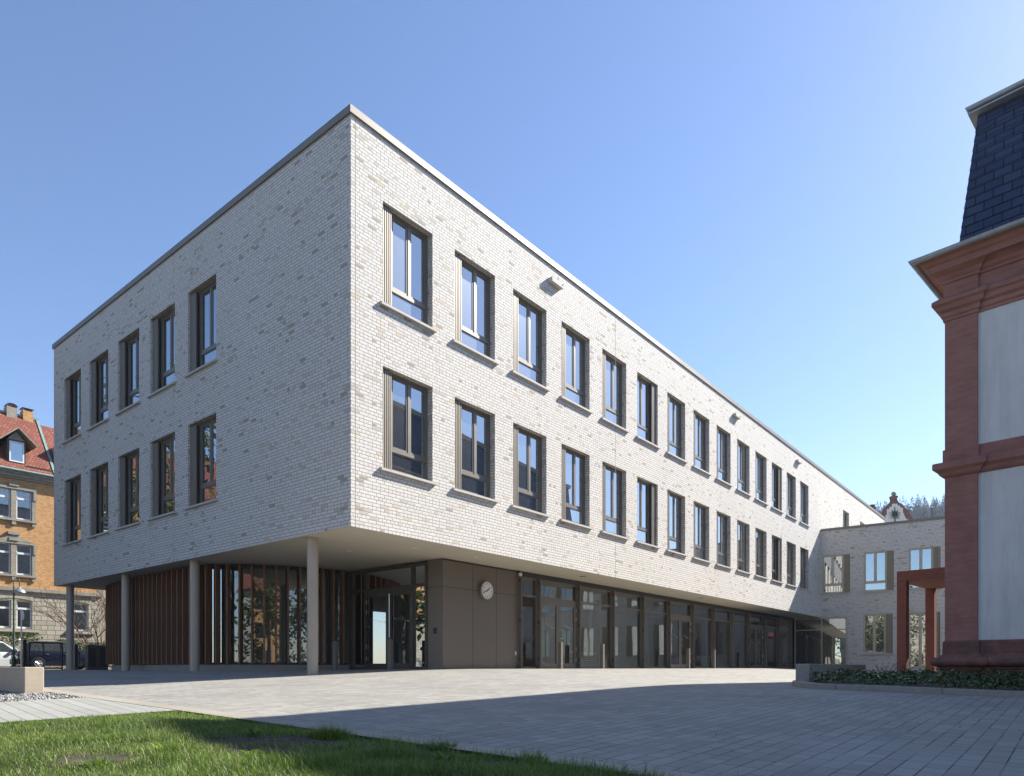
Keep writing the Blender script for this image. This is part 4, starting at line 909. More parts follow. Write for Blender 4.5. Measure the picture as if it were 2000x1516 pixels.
MB().q((3.2, .03, 12.3), (3.8, .03, 12.3), (3.8, .03, 13.35), (3.2, .03, 13.35)).build('dormer_pane', M['pane'], d_)
MB().box(5.75, 7.3, .3, 2.3, 12.2, 13.9).build('sheet_dormer', M['zinc'], hs)
for x in (3.75, 4.62):
    c = MB().box(x, x + .55, 2.8, 3.4, RZ - .3, RZ + .40).build('chimney', M['orange_brick'] if x > 4 else M['stone_dark'], hs)
    cc = MB()
    for k in range(8):
        t0, t1 = math.pi * k / 8, math.pi * (k + 1) / 8
        f_ = (lambda t: (x + .275 - .3 * math.cos(t), RZ + .46 + .16 * math.sin(t))) if x < 4 else (lambda t: (x - .05 + .65 * t / math.pi, RZ + .54))
        p, q = f_(t0), f_(t1); cc.q((p[0], 2.78, p[1]), (q[0], 2.78, q[1]), (q[0], 3.42, q[1]), (p[0], 3.42, p[1])); cc.q((p[0], 2.78, p[1] + .03), (q[0], 2.78, q[1] + .03), (q[0], 3.42, q[1] + .03), (p[0], 3.42, p[1] + .03))
    for dx in (.03, .5): cc.box(x + dx, x + dx + .03, 2.85, 3.35, RZ + .40, RZ + .52)
    cc.build('chimney_cap', M['zinc'], c)
def house_win(a, b, c, d, y, arch=False):
    w_ = MB(); t = .075; zt_ = c + (d - c) * .68
    w_.box(a, b, y, y + .06, c, c + .11); w_.box(a, b, y, y + .06, d - t, d); w_.box(a, a + t, y, y + .06, c + .11, d - t); w_.box(b - t, b, y, y + .06, c + .11, d - t); w_.box(a + t, b - t, y - .02, y + .06, zt_, zt_ + .12)
    w = w_.build('window', M['white'], hs)
    MB().q((a + t, y + .03, c + .1), (b - t, y + .03, c + .1), (b - t, y + .03, d - t), (a + t, y + .03, d - t)).build('pane', M['house_glass'], w)
    if c > 5 or c == 2.30:
        cu = MB(); k = 14
        for i in range(k): x0 = a + t + (b - a - 2 * t) * i / k; x1 = a + t + (b - a - 2 * t) * (i + 1) / k; cu.q((x0, y + .10 + .02 * (i % 2), c), (x1, y + .10 + .02 * ((i + 1) % 2), c), (x1, y + .10 + .02 * ((i + 1) % 2), d), (x0, y + .10 + .02 * (i % 2), d))
        cu.build('curtain', M['curtain'], w)
M['house_glass'] = glass_mat('house_glass', 0.22, (0.7, 0.75, 0.78), True)
for h in hw_up: house_win(*h, .08)
for h in hw_dn: house_win(*h, .04)
for off_ in (0, -3.6, -7.2):
    for zc, zd in ((5.52, 7.35), (8.82, 10.59)):
        f_ = MB(); a, b, c_, d_2 = 2.40 + off_, 3.20 + off_, 3.47 + off_, 4.27 + off_
        f_.box(a - .2, a, -.07, .12, zc, zd); f_.box(d_2, d_2 + .2, -.07, .12, zc - .0, zd); f_.box(b, c_, -.05, .12, zc, zd); f_.box(a - .2, d_2 + .2, -.09, .12, zd, zd + .17); f_.box(a - .24, d_2 + .24, -.14, .1, zc - .12, zc)
        f_.box(b + .03, c_ - .03, -.12, .0, zc - .34, zc - .12); f_.box(d_2, d_2 + .16, -.10, 0, zc - .36, zc - .12); f_.box(a - .16, a, -.10, 0, zc - .36, zc - .12)
        f_.box(a - .22, a - .06, -.11, -.07, zd - .55, zd); f_.box(d_2 + .06, d_2 + .22, -.11, -.07, zd - .55, zd)
        f_.box((b + c_) / 2 - .25, (b + c_) / 2 + .25, -.14, .1, zd + .17, zd + .36)
        if zc < 8:
            k = 10; cx_ = (b + c_) / 2
            for i in range(k):
                t0, t1 = i / k, (i + 1) / k; hf = lambda t: zd + .17 + .42 * (1 - abs(2 * t - 1)) ** 1.7; xf = lambda t: a - .1 + (d_2 - a + .2) * t
                f_.q((xf(t0), -.10, zd + .15), (xf(t1), -.10, zd + .15), (xf(t1), -.10, hf(t1)), (xf(t0), -.10, hf(t0))); f_.q((xf(t0), -.10, hf(t0)), (xf(t1), -.10, hf(t1)), (xf(t1), .02, hf(t1)), (xf(t0), .02, hf(t0)))
            f_.box(cx_ - .3, cx_ + .3, -.16, 0, zd + .52, zd + .70)
        f_.build('window_surround', M['stone_dark'], hs)
vs = MB()
for off_ in (0, -3.6, -7.2, 3.55):
    cx_ = (2.40 + 4.27) / 2 + off_ if off_ < 3 else 6.885; hw2 = 1.05 if off_ < 3 else .62
    for i in range(11):
        t = (i - 5) / 5 * .62; x = cx_ + math.sin(t) * hw2 * 1.35; z = 4.02 + .1 * math.cos(t) - .16 * t * t
        vs.q((x - .09, -.11, z), (x + .09, -.11, z), (x + .12 + t * .22, -.11, z + .48), (x - .12 + t * .22, -.11, z + .48))
    vs.box(cx_ - hw2 - .2, cx_ + hw2 + .2, -.20, -.08, 2.12, 2.27)
vs.build('voussoirs', M['stone'], hs)

# leafy hedge, cars, lamp, sign, fence, cabinets
def hedge(label, a0, a1, u, z0, z1, n):
    A = rng.uniform(a0, a1, n); U = u + rng.normal(0, .28, n); Z = z0 + (z1 - z0) * rng.random(n) ** .7 + .15 * vnoise(A, A * 0, 2, 5)
    X = C0.x + Dv.x * A + Lv.x * U; Y = C0.y + Dv.y * A + Lv.y * U; Vt, Ft = leafquads(np.stack([X, Y, Z], 1), np.full(n, .085))
    tag(foliage_mesh('hedge', Vt, Ft, np.clip(rng.normal(.45, .28, n), 0, 1), M['hedge']), label, 'hedge')
hedge('dark evergreen hedge behind the white car', -4, 4.4, 35.1, -.1, 1.9, 5200)
hedge('evergreen hedge under the right ground-floor window', 5.2, 9.5, 34.6, -.1, 1.55, 3800)
bare_shrub('leafless brownish shrub in front of the stone ground floor', *at(4.8, 34.7)[:2], 0, 1.7, 12, .5, .012, 3)
bare_shrub('spreading leafless bush at the left end of the timber fins', *at(4.1, 25.0)[:2], -.1, 4.4, 16, .55, .035, 4)

def car(name, label, a, u, body, pal, L=4.05, rz=0.0, H=1.5, wagon=False):
    x, y, z = at(a, u); c = thing(name, label, 'car', (x, y, z), A_MAIN + rz)
    # stations: x, half width, sill z, belt z, roof z (None = no cabin), roof half width
    S = [(0.0, .70, .42, .72), (.06, .80, .30, .88), (.45, .845, .20, .95), (1.0, .86, .19, .95), (2.0, .865, .19, .93), (2.75, .86, .19, .93), (3.2, .85, .20, .90), (3.7, .82, .24, .80), (3.98, .72, .30, .66), (4.05, .62, .36, .56)]
    m_ = MB(); rings = []
    for (sx, hw, zl, zh) in S:
        sx *= L / 4.05; n = len(m_.v)
        ring = [(-hw * .96, zl), (-hw, (zl + zh) * .45), (-hw * .985, zh - .10), (-hw * .93, zh), (0, zh + .03), (hw * .93, zh), (hw * .985, zh - .10), (hw, (zl + zh) * .45), (hw * .96, zl), (0, zl - .01)]
        m_.v += [(sx, yy, zz) for yy, zz in ring]; rings.append(n)
    for r0, r1 in zip(rings, rings[1:]):
        for k in range(10): k2 = (k + 1) % 10; m_.f.append((r0 + k, r1 + k, r1 + k2, r0 + k2))
    m_.f.append(tuple(rings[0] + k for k in range(10))); m_.f.append(tuple(rings[-1] + k for k in reversed(range(10))))
    b = m_.build('body', body, c, smooth=True)
    rx0 = .28 if not wagon else .10; cab = [(.08, .78, .92, .92), (rx0 + .05, .66, H - .10, .92), (.75, .64, H, .92), (1.9, .64, H, .92), (2.35, .64, H - .08, .92), (3.15, .76, .93, .92)]
    g_ = MB(); rr_ = []
    for sx, hw, zr, zb_ in cab:
        n = len(g_.v); g_.v += [(sx, -.80, .90), (sx, -hw, zr - .03), (sx, -hw * .8, zr + .01), (sx, hw * .8, zr + .01), (sx, hw, zr - .03), (sx, .80, .90)]; rr_.append(n)
    for r0, r1 in zip(rr_, rr_[1:]):
        for k in range(5): g_.f.append((r0 + k, r1 + k, r1 + k + 1, r0 + k + 1))
    g_.build('cabin', body, c, smooth=True)
    w_ = MB()
    def side(x0, x1, z0, z1, x0t, x1t):
        for s_ in (-1, 1):
            yf = lambda zz: s_ * (.80 - (.80 - .645) * (zz - .90) / (H - .93) + .012); w_.q((x0, yf(z0), z0), (x1, yf(z0), z0), (x1t, yf(z1), z1), (x0t, yf(z1), z1))
    side(.42, 1.0, .97, H - .13, .52, .98); side(1.08, 1.80, .96, H - .12, 1.08, 1.80); side(1.88, 2.85, .96, H - .12, 1.88, 2.30)
    w_.q((.10, -.62, .98), (.10, .62, .98), (rx0 + .02, .54, H - .14), (rx0 + .02, -.54, H - .14)); w_.q((3.10, -.66, .97), (3.10, .66, .97), (2.42, .56, H - .12), (2.42, -.56, H - .12))
    w_.build('window_glass', M['car_glass'], c)
    for wx in (.78, 3.28):
        for s_ in (-1, 1):
            MB().lathe([(.28, s_ * .70), (.315, s_ * .71), (.315, s_ * .875), (.27, s_ * .885), (.20, s_ * .875)], 24, (wx, .315), 'y').build('tyre', M['black'], c)
            rm = MB().lathe([(.185, s_ * .87), (.20, s_ * .889), (.185, s_ * .889)], 20, (wx, .315), 'y')
            for k in range(5):
                t = k * 2 * math.pi / 5; rm.tube([(wx, s_ * .885, .315), (wx + .18 * math.cos(t), s_ * .885, .315 + .18 * math.sin(t))], .028, 6)
            rm.build('rim', M['steel'], c)
            ar = MB(); k = 14
            for i in range(k):
                t0, t1 = math.pi * i / k, math.pi * (i + 1) / k; r_, R_ = .30, .37
                f_ = lambda t, r: (wx + r * math.cos(t), s_ * .872, .30 + r * math.sin(t)); ar.q(f_(t0, r_), f_(t1, r_), f_(t1, R_), f_(t0, R_))
            ar.build('wheel_arch', M['black'], c)
    for s_ in (-1, 1):
        MB().box(-.01, .14, min(s_ * .60, s_ * .835), max(s_ * .60, s_ * .835), .74, .90).build('tail_light', M['red_lamp'], c, bevel=.02)
        MB().box(3.70, 3.96, min(s_ * .55, s_ * .78), max(s_ * .55, s_ * .78), .60, .72).build('headlight', M['steel'], c, bevel=.02)
        MB().box(2.62, 2.78, min(s_ * .84, s_ * 1.0), max(s_ * .84, s_ * 1.0), .93, 1.05).build('door_mirror', M['black'], c, bevel=.02)
        for x_ in (1.12, 2.0): MB().box(x_, x_ + .14, min(s_ * .86, s_ * .885), max(s_ * .86, s_ * .885), .80, .83).build('door_handle', M['steel'], c)
    MB().box(-.06, .10, -.74, .74, .28, .56).build('rear_bumper', M['black'] if not wagon else body, c, bevel=.04)
    MB().box(-.075, -.06, -.26, .26, .42, .53).build('number_plate', M['white'], c)
    dl_ = MB()
    for x_ in (1.04, 1.84, 2.72):
        for s_ in (-1, 1): dl_.box(x_, x_ + .008, min(s_ * .80, s_ * .869), max(s_ * .80, s_ * .869), .26, .93)
    dl_.build('door_gap', M['black'], c)
    return c
M['car_glass'] = glass_mat('car_glass', 0.2, (0.25, 0.28, 0.27), False, (0.02, 0.025, 0.024))
M['car_blue'] = plain('dark_blue_paint', (0.010, 0.014, 0.035), 0.18, 0.2, 0.03, 1); M['car_blue'].node_tree.nodes['Principled BSDF'].inputs['Coat Weight'].default_value = 0.8
M['car_white'] = plain('white_car_paint', (0.62, 0.64, 0.62), 0.25, 0, 0.02, 1)
M['red_lamp'] = plain('red_lamp_glass', (0.45, 0.015, 0.02), 0.2)
car('parked_hatchback', 'dark blue hatchback parked behind the black mesh fence panel', 1.72, 29.85, M['car_blue'], 1)
car('parked_car', 'white car parked behind the dark blue one, cut by the left edge', -.62, 32.4, M['car_white'], 1, 4.2, 0, 1.56, True)

x, y, z = -.7139 * 36, 36.0, gzf(-.7139 * 36, 36.0)
lp = thing('street_lamp', 'green gooseneck street lamp with a domed shade at the left', 'street lamp', (x, y, z))
MB().tube([(0, 0, 0), (0, 0, 4.3)], [.055, .035], 10).lathe([(.09, 0), (.09, .6), (.06, .7)], 12).build('pole', M['lamp_green'] if 'lamp_green' in M else M.setdefault('lamp_green', plain('green_paint', (0.03, 0.075, 0.055), 0.5)), lp, smooth=True)
pts = [(0, 0, 4.3)] + [(.15 - .15 * math.cos(t * math.pi / 8), 0, 4.55 + .17 * math.sin(t * math.pi / 8)) for t in range(9)] + [(.30, 0, 4.25)]
MB().tube(pts, .022, 8).build('arm', M['lamp_green'], lp, smooth=True)
MB().lathe([(.03, 4.27), (.07, 4.20), (.20, 4.12), (.27, 4.02), (.28, 3.98), (.24, 4.0)], 20, (.30, 0)).build('lamp_shade', M['zinc'], lp, smooth=True)
MB().sphere((.30, 0, 3.97), .14, sz=.8).build('bulb_cover', M['white'], lp, smooth=True)
x, y = m2w(-.15, 22.3); z = gzf(x, y)
sg = thing('road_sign', 'round traffic sign seen edge-on on a grey pole above the black fence', 'sign', (x, y, z), A_MAIN)
MB().tube([(0, 0, 0), (0, 0, 2.62)], .03, 10).build('pole', M['steel'], sg, smooth=True)
MB().lathe([(.21, -.05), (.21, -.035)], 28, (0, 2.36), 'y').build('sign_plate', M['white'], sg)
sg.rotation_euler[2] = R(35 + 74)
fp = thing('mesh_fence_panel', 'black framed wire mesh fence panel in front of the dark blue car', 'fence', (*m2w(0.04, 22.0), gzf(*m2w(.04, 22)) + 0.03), A_MAIN)
MB().box(0, .05, 0, .05, -.03, 1.18).box(1.25, 1.30, 0, .05, -.03, 1.18).box(.05, 1.25, 0, .05, 1.13, 1.18).box(.05, 1.25, 0, .05, .02, .07).build('frame', M['black'], fp)
wm = MB()
for i in range(1, 24): wm.box(.05 + i * .05 - .002, .05 + i * .05 + .002, .022, .026, .07, 1.13)
for i in range(1, 6): wm.box(.05, 1.25, .026, .030, i * .2, i * .2 + .006)
wm.build('wire_mesh', M['black'], fp)
tag(MB().box(-.06, .06, -.06, .06, 0, 1.28).box(-.075, .075, -.075, .075, 1.28, 1.30).build('gate_post', M['black'], None, loc=(*m2w(-.12, 22.0), gzf(*m2w(-.12, 22.0))), rz=A_MAIN), 'thick black square gate post at the left end of the mesh fence', 'post')
for a, l in ((2.34, 'dark grey cabinet right of the slim column'), (2.80, 'dark grey cabinet half hidden by the timber fins'), (1.55, 'dark grey cabinet directly behind the leftmost column')):
    cb = thing('metal_cabinet', l, 'cabinet', (*m2w(a, 22.0), gzf(*m2w(a, 22.0))), A_MAIN, 'dark cabinets by the street')
    MB().box(0, .40, 0, .30, 0, 1.12).build('box', M['grey_metal'] if 'grey_metal' in M else M.setdefault('grey_metal', plain('grey_metal', (0.085, 0.083, 0.08), 0.5)), cb, bevel=.006)
    MB().box(-.01, .41, -.01, .31, 1.125, 1.145).build('lid', M['zinc'], cb)
    MB().box(.06, .34, -.004, 0, .15, 1.0).build('door', M['header'], cb)
al = MB().box(0, .12, 0, .12, 0, .10); tag(al.build('alarm_beacon', M['red_lamp'], None, loc=(*m2w(3.2, 18.1), SOF - .102), rz=A_MAIN), 'small red alarm beacon hanging under the soffit at the far left', 'beacon')

# ------------------------------------------------------------------ gabled building and wooded hill far behind
S_ = 12.5 * 1363 / 78; gc = ((1747 - 1000) / 1363 * 78, 78.0)
def gp(zx, zy): return ((1700 + zx / 12.5 - 1747) / 1363 * 78, (1304 - 960 - zy / 12.5) / 1363 * 78)
gb = thing('gabled_building', 'distant building with curved red stepped gable, white panel and a black eagle emblem', 'building', (gc[0], gc[1], 0))
outl = [(345, 1600), (200, 1600), (200, 640), (330, 560), (335, 470), (350, 430), (400, 370), (480, 300), (530, 230), (535, 190), (520, 150), (515, 110), (560, 96), (640, 96), (685, 120), (660, 160), (655, 205), (690, 260), (760, 310), (830, 370), (870, 430), (940, 460), (955, 520), (1000, 620), (1080, 700), (1080, 1600)]
def xz_prism(mb, pts, y0, y1):
    q = [gp(*p) for p in pts]; n = len(mb.v); k = len(q); mb.v += [(x, y0, z) for x, z in q] + [(x, y1, z) for x, z in q]
    mb.f.append(tuple(n + i for i in range(k))); mb.f.append(tuple(n + k + i for i in reversed(range(k))))
    for i in range(k): j = (i + 1) % k; mb.f.append((n + i, n + k + i, n + k + j, n + j))
    return mb
xz_prism(MB(), outl, 0, .5).build('gable_wall', M['red_stone_dirty'], gb)
wpts = [(340, 1600), (340, 665), (370, 660), (370, 580), (400, 575), (400, 440), (465, 420), (465, 380), (525, 368), (525, 305), (660, 298), (665, 345), (722, 345), (725, 395), (790, 395), (795, 532), (822, 535), (822, 592), (842, 595), (845, 640), (868, 645), (870, 682), (922, 682), (922, 1600)]
xz_prism(MB(), wpts, -.02, 0).build('white_panel', M['stucco'], gb)
eg_ = MB(); P_ = lambda zx, zy: (gp(zx, zy)[0], -.05, gp(zx, zy)[1])
def stroke(pts, r): eg_.tube([P_(*p) for p in pts], r, 5)
stroke([(588, 385), (588, 420), (592, 500)], [.03, .05, .05]); stroke([(592, 480), (596, 560), (592, 640), (590, 740)], [.12, .14, .07, .05])
for s_ in (-1, 1):
    cx_ = 592; stroke([(cx_, 520), (cx_ + s_ * 40, 505), (cx_ + s_ * 70, 470), (cx_ + s_ * 85, 475), (cx_ + s_ * 70, 490)], [.07, .07, .05, .03, .02])
    for k, (dx, dy, y0) in enumerate(((145, -5, 520), (145, 30, 530), (140, 68, 545), (125, 110, 560), (75, 120, 560))):
        stroke([(cx_ + s_ * 20, y0 - 10), (cx_ + s_ * dx * .5, y0 + 10 + dy * .45), (cx_ + s_ * dx, y0 + dy)], [.06, .04, .018])
    stroke([(cx_, 640), (cx_ + s_ * 30, 660), (cx_ + s_ * 35, 675)], .03); stroke([(cx_, 700), (cx_ + s_ * 22, 735)], .025)
eg_.build('eagle_emblem', M['black'], gb)
q = gp(600, 40); MB().sphere((q[0], .25, q[1]), .27, 14, 10, .85).build('finial', M['copper'], gb, smooth=True)
rr = MB(); z_r = gp(0, 640)[1]; x_r = gp(1000, 0)[0]
rr.q((x_r, .5, z_r - .3), (x_r + 3.2, .5, z_r), (x_r + 3.2, 6, z_r + .25), (x_r, 6, z_r)); rr.q((x_r, .5, z_r - .3), (x_r + 3.2, .5, z_r), (x_r + 3.2, -1.2, z_r - 2.5), (x_r, -1.2, z_r - 2.5)); rr.build('roof', M['roof_tile'], gb)
MB().box(gp(200, 0)[0], x_r + 3.2, .5, 9, -1, gp(0, 800)[1]).build('body', M['stucco'], gb)
x0_, z0_ = gp(115, 320); x1_, z1c = gp(248, 320); ch = MB().box(x0_, x1_, 1, 1.8, z0_ - 2.5, z0_).build('chimney', M['red_stone_dirty'], gb); MB().box(x0_ + .15, x1_ - .05, 1.1, 1.7, z0_, z0_ + .28).build('chimney_pot', M['dark_wood'], ch)
for a_, b_, c_, d_3 in ((245, 455, 325, 540), (870, 385, 950, 470)):
    (xa_, za_), (xb_, zb3) = gp(a_, d_3), gp(c_, b_); MB().box(xa_, xb_, .6, 1.4, za_, zb3).build('copper_turret', M['copper'], gb)
sx_, sz_ = gp(1503, 600); sr = thing('roof_siren', 'mushroom-shaped siren on a pole above the distant roof', 'siren', (gc[0] + sx_, 78, sz_ - .2))
MB().tube([(0, 0, 0), (0, 0, 1.15)], .05, 8).build('pole', M['grey_metal'], sr); MB().lathe([(.05, 1.05), (.24, 1.10), (.27, 1.18), (.05, 1.26), (.02, 1.5)], 16).build('siren_head', M['zinc'], sr)

xs = np.linspace(60, 800, 60); ys = np.linspace(180, 640, 40); Xh, Yh = np.meshgrid(xs, ys, indexing='ij')
def hz_(x, y): t = np.clip((y - 200) / 270, 0, 1); return (t * t * (3 - 2 * t)) * (90 + 3 * np.sin(x / 37.0) + 3 * np.sin(x / 13.0 + 1) + (x - 240) * .06) - 1
Zh = hz_(Xh, Yh); ix = np.arange(Xh.size).reshape(Xh.shape); me = bpy.data.meshes.new('hill')
me.from_pydata(np.stack([Xh, Yh, Zh], -1).reshape(-1, 3).tolist(), [], np.stack([ix[:-1, :-1], ix[1:, :-1], ix[1:, 1:], ix[:-1, 1:]], -1).reshape(-1, 4).tolist()); me.materials.append(M['soil'])
o = bpy.data.objects.new('hill', me); COL.objects.link(o); tag(o, kind='structure')
nt_ = 900; TX = rng.uniform(190, 360, nt_); TY = rng.uniform(370, 485, nt_); TH = rng.uniform(9, 19, nt_); TV, TR = [], []
for x, y, h in zip(TX, TY, TH):
    zb_ = float(hz_(x, y)); k = 150; t = rng.random(k) ** .8; a = rng.uniform(0, 6.28, k); rad = (1 - t) * h * .21 * (0.65 + .5 * ((t * 7 + x) % 1)) + .1
    c = np.stack([x + rad * np.cos(a), y + rad * np.sin(a), zb_ + h * (.12 + .88 * t)], 1); dirv = np.stack([np.cos(a), np.sin(a), -0.35 + 0 * a], 1); sdv = np.stack([-np.sin(a), np.cos(a), 0 * a], 1)
    s1 = (.35 + .9 * (1 - t))[:, None]; TV.append(np.stack([c - dirv * s1 * 1.0 - sdv * s1 * .1, c - sdv * s1 * .55, c + dirv * s1 * .9, c + sdv * s1 * .55], 1).reshape(-1, 3)); TR.append(np.full(k, rng.random()))
TV = np.concatenate(TV); tag(foliage_mesh('forest', TV, np.arange(len(TV)).reshape(-1, 4), np.concatenate(TR), M['conifer']), kind='stuff')

# ------------------------------------------------------------------ things seen through the glass
x, y = m2w(9.05, 2.6); ob = thing('orange_armchair', 'rust orange upholstered chair seen through the narrow pane beside the clock wall', 'chair', (x, y, -.04), A_MAIN)
M['rust'] = plain('rust_fabric', (0.36, 0.11, 0.05), 0.9)
MB().box(-.3, .35, -.3, .3, .12, .45).build('seat', M['rust'], ob, bevel=.04); MB().box(-.3, .35, .3, .45, .12, .95).build('backrest', M['rust'], ob, bevel=.04)
for sx_ in (-.25, .27):
    for sy_ in (-.25, .38): MB().box(sx_, sx_ + .04, sy_, sy_ + .04, 0, .12).build('leg', M['black'], ob)
M['mint'] = plain('mint_radiator', (0.42, 0.55, 0.48), 0.5)
for t, l in ((13.3, 'pale green slatted bench radiator right of the first glass doors'), (15.5, 'second pale green slatted radiator behind the ground-floor glazing'), (22.6, 'pale green slatted radiator right of the middle glass doors'), (25.0, 'pale green slatted radiator farther along the glazing')):
    rd = thing('slatted_radiator', l, 'radiator', (*m2w(t, 2.35), -.04), A_MAIN, 'slatted radiators behind the glazing')
    m_ = MB()
    for k in range(7): m_.box(-1.0, 1.0, 0, .03, .08 + k * .075, .12 + k * .075)
    m_.build('slats', M['mint'], rd); MB().box(-1.02, 1.02, -.02, .3, .62, .66).build('shelf', M['mint'], rd)
    for sx_ in (-.98, 0, .94): MB().box(sx_, sx_ + .04, .03, .07, 0, .62).build('leg', M['mint'], rd)
x, y = m2w(13.6, 2.9); pl_ = thing('yellow_plant', 'yellow flowering twigs in a pot behind the glass right of the first doors', 'plant', (x, y, .62))
MB().lathe([(.12, 0), (.16, .22)], 16).build('pot', M['black'], pl_); Vt, Ft = leafquads(rng.normal(0, 1, (420, 3)) * np.array([.16, .16, .17]) + np.array([0, 0, .5]), np.full(420, .03)); o = foliage_mesh('twigs', Vt, Ft, rng.random(420), M['yellow_leaf']); o.parent = pl_
for t, u, r_, l in ((9.6, 4.2, .45, 'small ring pendant lamp behind the glazing nearest the clock'), (11.1, 4.6, .8, 'large ring pendant lamp behind the first glass doors'), (14.9, 5.2, .45, 'ring pendant lamp above the yellow plant')):
    rl = thing('ring_pendant', l, 'lamp', (*m2w(t, u), 2.35), A_MAIN, 'ring pendant lamps in the hall')
    rg = MB(); k = 32
    pts = [(r_ * math.cos(i * 2 * math.pi / k), r_ * math.sin(i * 2 * math.pi / k), 0) for i in range(k + 1)]; rg.tube(pts, .03, 6).build('ring', M['lamp_glow'] if 'lamp_glow' in M else M['white'], rl, smooth=True)
    for i in (0, 11, 21): MB().tube([pts[i], (0, 0, .88)], .004, 4).build('cord', M['black'], rl)

def person(label, a, u, rz):
    x, y = m2w(a, u); p = thing('person', label, 'person', (x, y, -.04), A_MAIN + rz)
    J = {'pel': (0, 0, .82), 'wst': (.10, 0, .98), 'chs': (.38, 0, 1.10), 'nck': (.52, 0, 1.08), 'hd0': (.60, 0, 1.03), 'hd1': (.70, 0, .96),
         'hl': (0, .10, .80), 'kl': (.10, .12, .45), 'al': (-.03, .12, .08), 'tl': (.14, .13, .04), 'hr': (0, -.10, .80), 'kr': (.16, -.12, .46), 'ar': (.06, -.12, .08), 'tr': (.22, -.13, .04),
         'sl': (.42, .19, 1.06), 'el': (.50, .24, .78), 'wl': (.66, .16, .60), 'fl': (.73, .13, .53), 'sr': (.42, -.19, 1.06), 'er': (.52, -.24, .80), 'wr': (.68, -.15, .62), 'fr': (.75, -.12, .55)}
    rad = {'pel': .14, 'wst': .13, 'chs': .15, 'nck': .055, 'hd0': .085, 'hd1': .09, 'hl': .09, 'kl': .06, 'al': .04, 'tl': .035, 'hr': .09, 'kr': .06, 'ar': .04, 'tr': .035, 'sl': .06, 'el': .04, 'wl': .028, 'fl': .03, 'sr': .06, 'er': .04, 'wr': .028, 'fr': .03}
    E_ = [('pel', 'wst'), ('wst', 'chs'), ('chs', 'nck'), ('nck', 'hd0'), ('hd0', 'hd1'), ('pel', 'hl'), ('hl', 'kl'), ('kl', 'al'), ('al', 'tl'), ('pel', 'hr'), ('hr', 'kr'), ('kr', 'ar'), ('ar', 'tr'), ('chs', 'sl'), ('sl', 'el'), ('el', 'wl'), ('wl', 'fl'), ('chs', 'sr'), ('sr', 'er'), ('er', 'wr'), ('wr', 'fr')]
    def skin(name, edges, sc, mat):
        ks = sorted({k for e in edges for k in e}, key=lambda k: list(J).index(k)); me = bpy.data.meshes.new(name); me.from_pydata([J[k] for k in ks], [(ks.index(a), ks.index(b)) for a, b in edges], [])
        o = bpy.data.objects.new(name, me); COL.objects.link(o); o.parent = p; me.materials.append(mat)
        o.modifiers.new('skin', 'SKIN'); ss = o.modifiers.new('sub', 'SUBSURF'); ss.levels = 2; ss.render_levels = 2
        if not me.skin_vertices: me.attributes
        for i, k in enumerate(ks): me.skin_vertices[0].data[i].radius = (rad[k] * sc,) * 2
        me.skin_vertices[0].data[0].use_root = True; return o
    skin('body', E_, 1.0, plain('skin', (0.42, 0.24, 0.17), .6))
    skin('jumper', [('pel', 'wst'), ('wst', 'chs'), ('chs', 'sl'), ('sl', 'el'), ('el', 'wl'), ('chs', 'sr'), ('sr', 'er'), ('er', 'wr')], 1.12, plain('brown_jumper', (0.13, 0.075, 0.05), .9))
    skin('trousers', [('pel', 'hl'), ('hl', 'kl'), ('kl', 'al'), ('pel', 'hr'), ('hr', 'kr'), ('kr', 'ar')], 1.16, plain('grey_trousers', (0.36, 0.36, 0.38), .9))
    hr = MB(); hr.sphere((.66, 0, 1.02), .115); hr.build('hair', plain('brown_hair', (0.16, 0.08, 0.04), .7), p, smooth=True)
    hl = MB()
    for i in range(26):
        a_ = (i / 25 - .5) * 1.9; hl.tube([(.64 + .05 * math.cos(a_), .10 * math.sin(a_), 1.06), (.74, .13 * math.sin(a_), .98), (.80, .13 * math.sin(a_ * 1.2), .78)], [.02, .018, .006], 5, False)
    hl.build('loose_hair', plain('brown_hair_strand', (0.24, 0.12, 0.06), .7), p)
person('person bending forward with loose brown hair and grey trousers behind the first glass doors', 9.85, 2.6, R(5))

# ------------------------------------------------------------------ trees across the street behind the viewpoint (they mirror in the window panes)
M['spring_leaf'] = leaf_mat('spring_leaf', [(0, (0.05, 0.07, 0.02)), (0.7, (0.12, 0.13, 0.035)), (1, (0.22, 0.19, 0.05))], 0.5, 0.25)
for i, (x, y, h, wd_) in enumerate(((-28.5, 26.5, 17, 4.6), (-29, 20.8, 12, 3.6), (-33, -8, 13, 5.5), (-25, -15, 13, 5.5), (-17, -21, 12, 5.5), (-8, -25, 14, 6), (1, -27, 12, 5.5), (10, -27, 13, 6), (19, -24, 12, 5.5), (28, -19, 12, 5.5))):
    tr = thing('street_tree', 'leafy street tree behind the viewpoint, ' + ('first', 'second', 'third', 'fourth', 'fifth', 'sixth', 'seventh', 'eighth', 'ninth', 'tenth')[i] + ' counted from the left street', 'tree', (x, y, -1.2), 0, 'trees behind the viewpoint')
    MB().tube([(0, 0, 0), (.1, .1, h * .3), (0, .2, h * .6), (.2, 0, h * .9)], [.28, .2, .14, .04], 8).build('trunk', M['twig'], tr)
    n = 3000; k_ = 22; cc = rng.normal(0, 1, (k_, 3)) * np.array([wd_ * .42, wd_ * .42, h * .24]) + np.array([0, 0, h * .52]); cc[:, 2] = np.maximum(cc[:, 2], 1.5); j_ = rng.integers(0, k_, n)
    c = cc[j_] + rng.normal(0, 1, (n, 3)) * np.array([1, 1, .9]) * .9; Vt, Ft = leafquads(c, np.full(n, .30))
    o = foliage_mesh('crown', Vt, Ft, np.clip(rng.normal(.4, .3, n), 0, 1), M['spring_leaf']); o.parent = tr
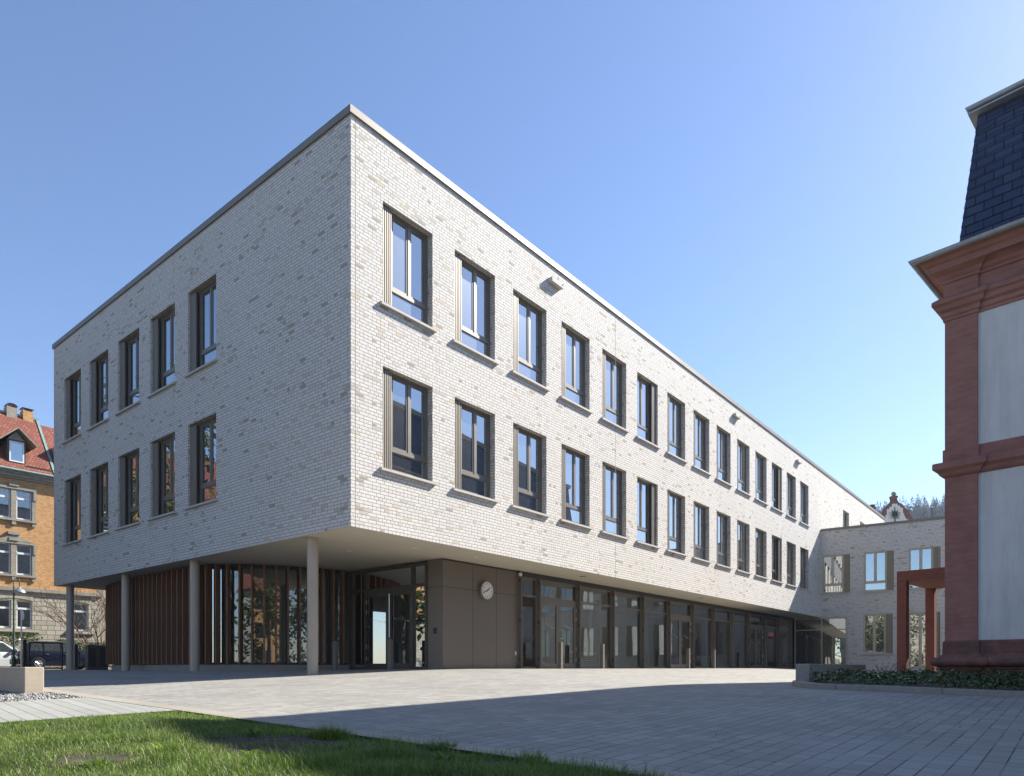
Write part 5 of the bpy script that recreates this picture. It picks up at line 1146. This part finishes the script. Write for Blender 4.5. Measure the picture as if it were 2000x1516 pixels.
for x, y, rz, wd_, m_, l in ((-38, -22, R(35), 20, 'ashlar', 'grey house behind the viewpoint at the left'), (-14, -42, R(8), 24, 'stucco', 'white rendered house straight behind the viewpoint'), (16, -42, R(-12), 26, 'orange_brick', 'orange brick house behind the viewpoint at the right')):
    hb_ = thing('town_house', l, 'house', (x, y, -1.2), rz, 'houses behind the viewpoint')
    w_ = MB(); holes = [(-wd_ / 2 + 1.2 + 2.6 * i, -wd_ / 2 + 2.3 + 2.6 * i, 1.4 + 3.3 * k, 3.2 + 3.3 * k) for i in range(int(wd_ / 2.6) - 0) for k in range(3) if -wd_ / 2 + 2.5 + 2.6 * i < wd_ / 2]
    facade(w_, lambda u, z, q: (u, -q, z), -wd_ / 2, wd_ / 2, 0, 10.4, holes, .2)
    for sx_ in (-1, 1): w_.q((sx_ * wd_ / 2, 0, 0), (sx_ * wd_ / 2, -9, 0), (sx_ * wd_ / 2, -9, 10.4), (sx_ * wd_ / 2, 0, 10.4))
    w_.build('wall', M[m_], hb_); MB().q((-wd_ / 2 - .3, .4, 10.3), (wd_ / 2 + .3, .4, 10.3), (wd_ / 2 + .3, -4.5, 14.5), (-wd_ / 2 - .3, -4.5, 14.5)).q((-wd_ / 2 - .3, -9.4, 10.3), (wd_ / 2 + .3, -9.4, 10.3), (wd_ / 2 + .3, -4.5, 14.5), (-wd_ / 2 - .3, -4.5, 14.5)).build('roof', M['roof_tile'], hb_)
    for a_, b_, c_, d_4 in holes:
        f_ = MB().q((a_, -.15, c_), (b_, -.15, c_), (b_, -.15, d_4), (a_, -.15, d_4)).build('window', M['pane'], hb_)
# thin spring haze in the valley air
hz = MB().box(-600, 900, -340, 700, -3.5, 135).build('haze', None)
hm_ = bpy.data.materials.new('haze'); hm_.use_nodes = True; t = hm_.node_tree
for n_ in list(t.nodes): t.nodes.remove(n_)
pv = t.nodes.new('ShaderNodeVolumePrincipled'); pv.inputs['Color'].default_value = (0.72, 0.84, 1.0, 1); pv.inputs['Density'].default_value = 0.00028; pv.inputs['Anisotropy'].default_value = 0.1
mo = t.nodes.new('ShaderNodeOutputMaterial'); t.links.new(pv.outputs[0], mo.inputs['Volume']); hz.data.materials.append(hm_); tag(hz, kind='stuff')
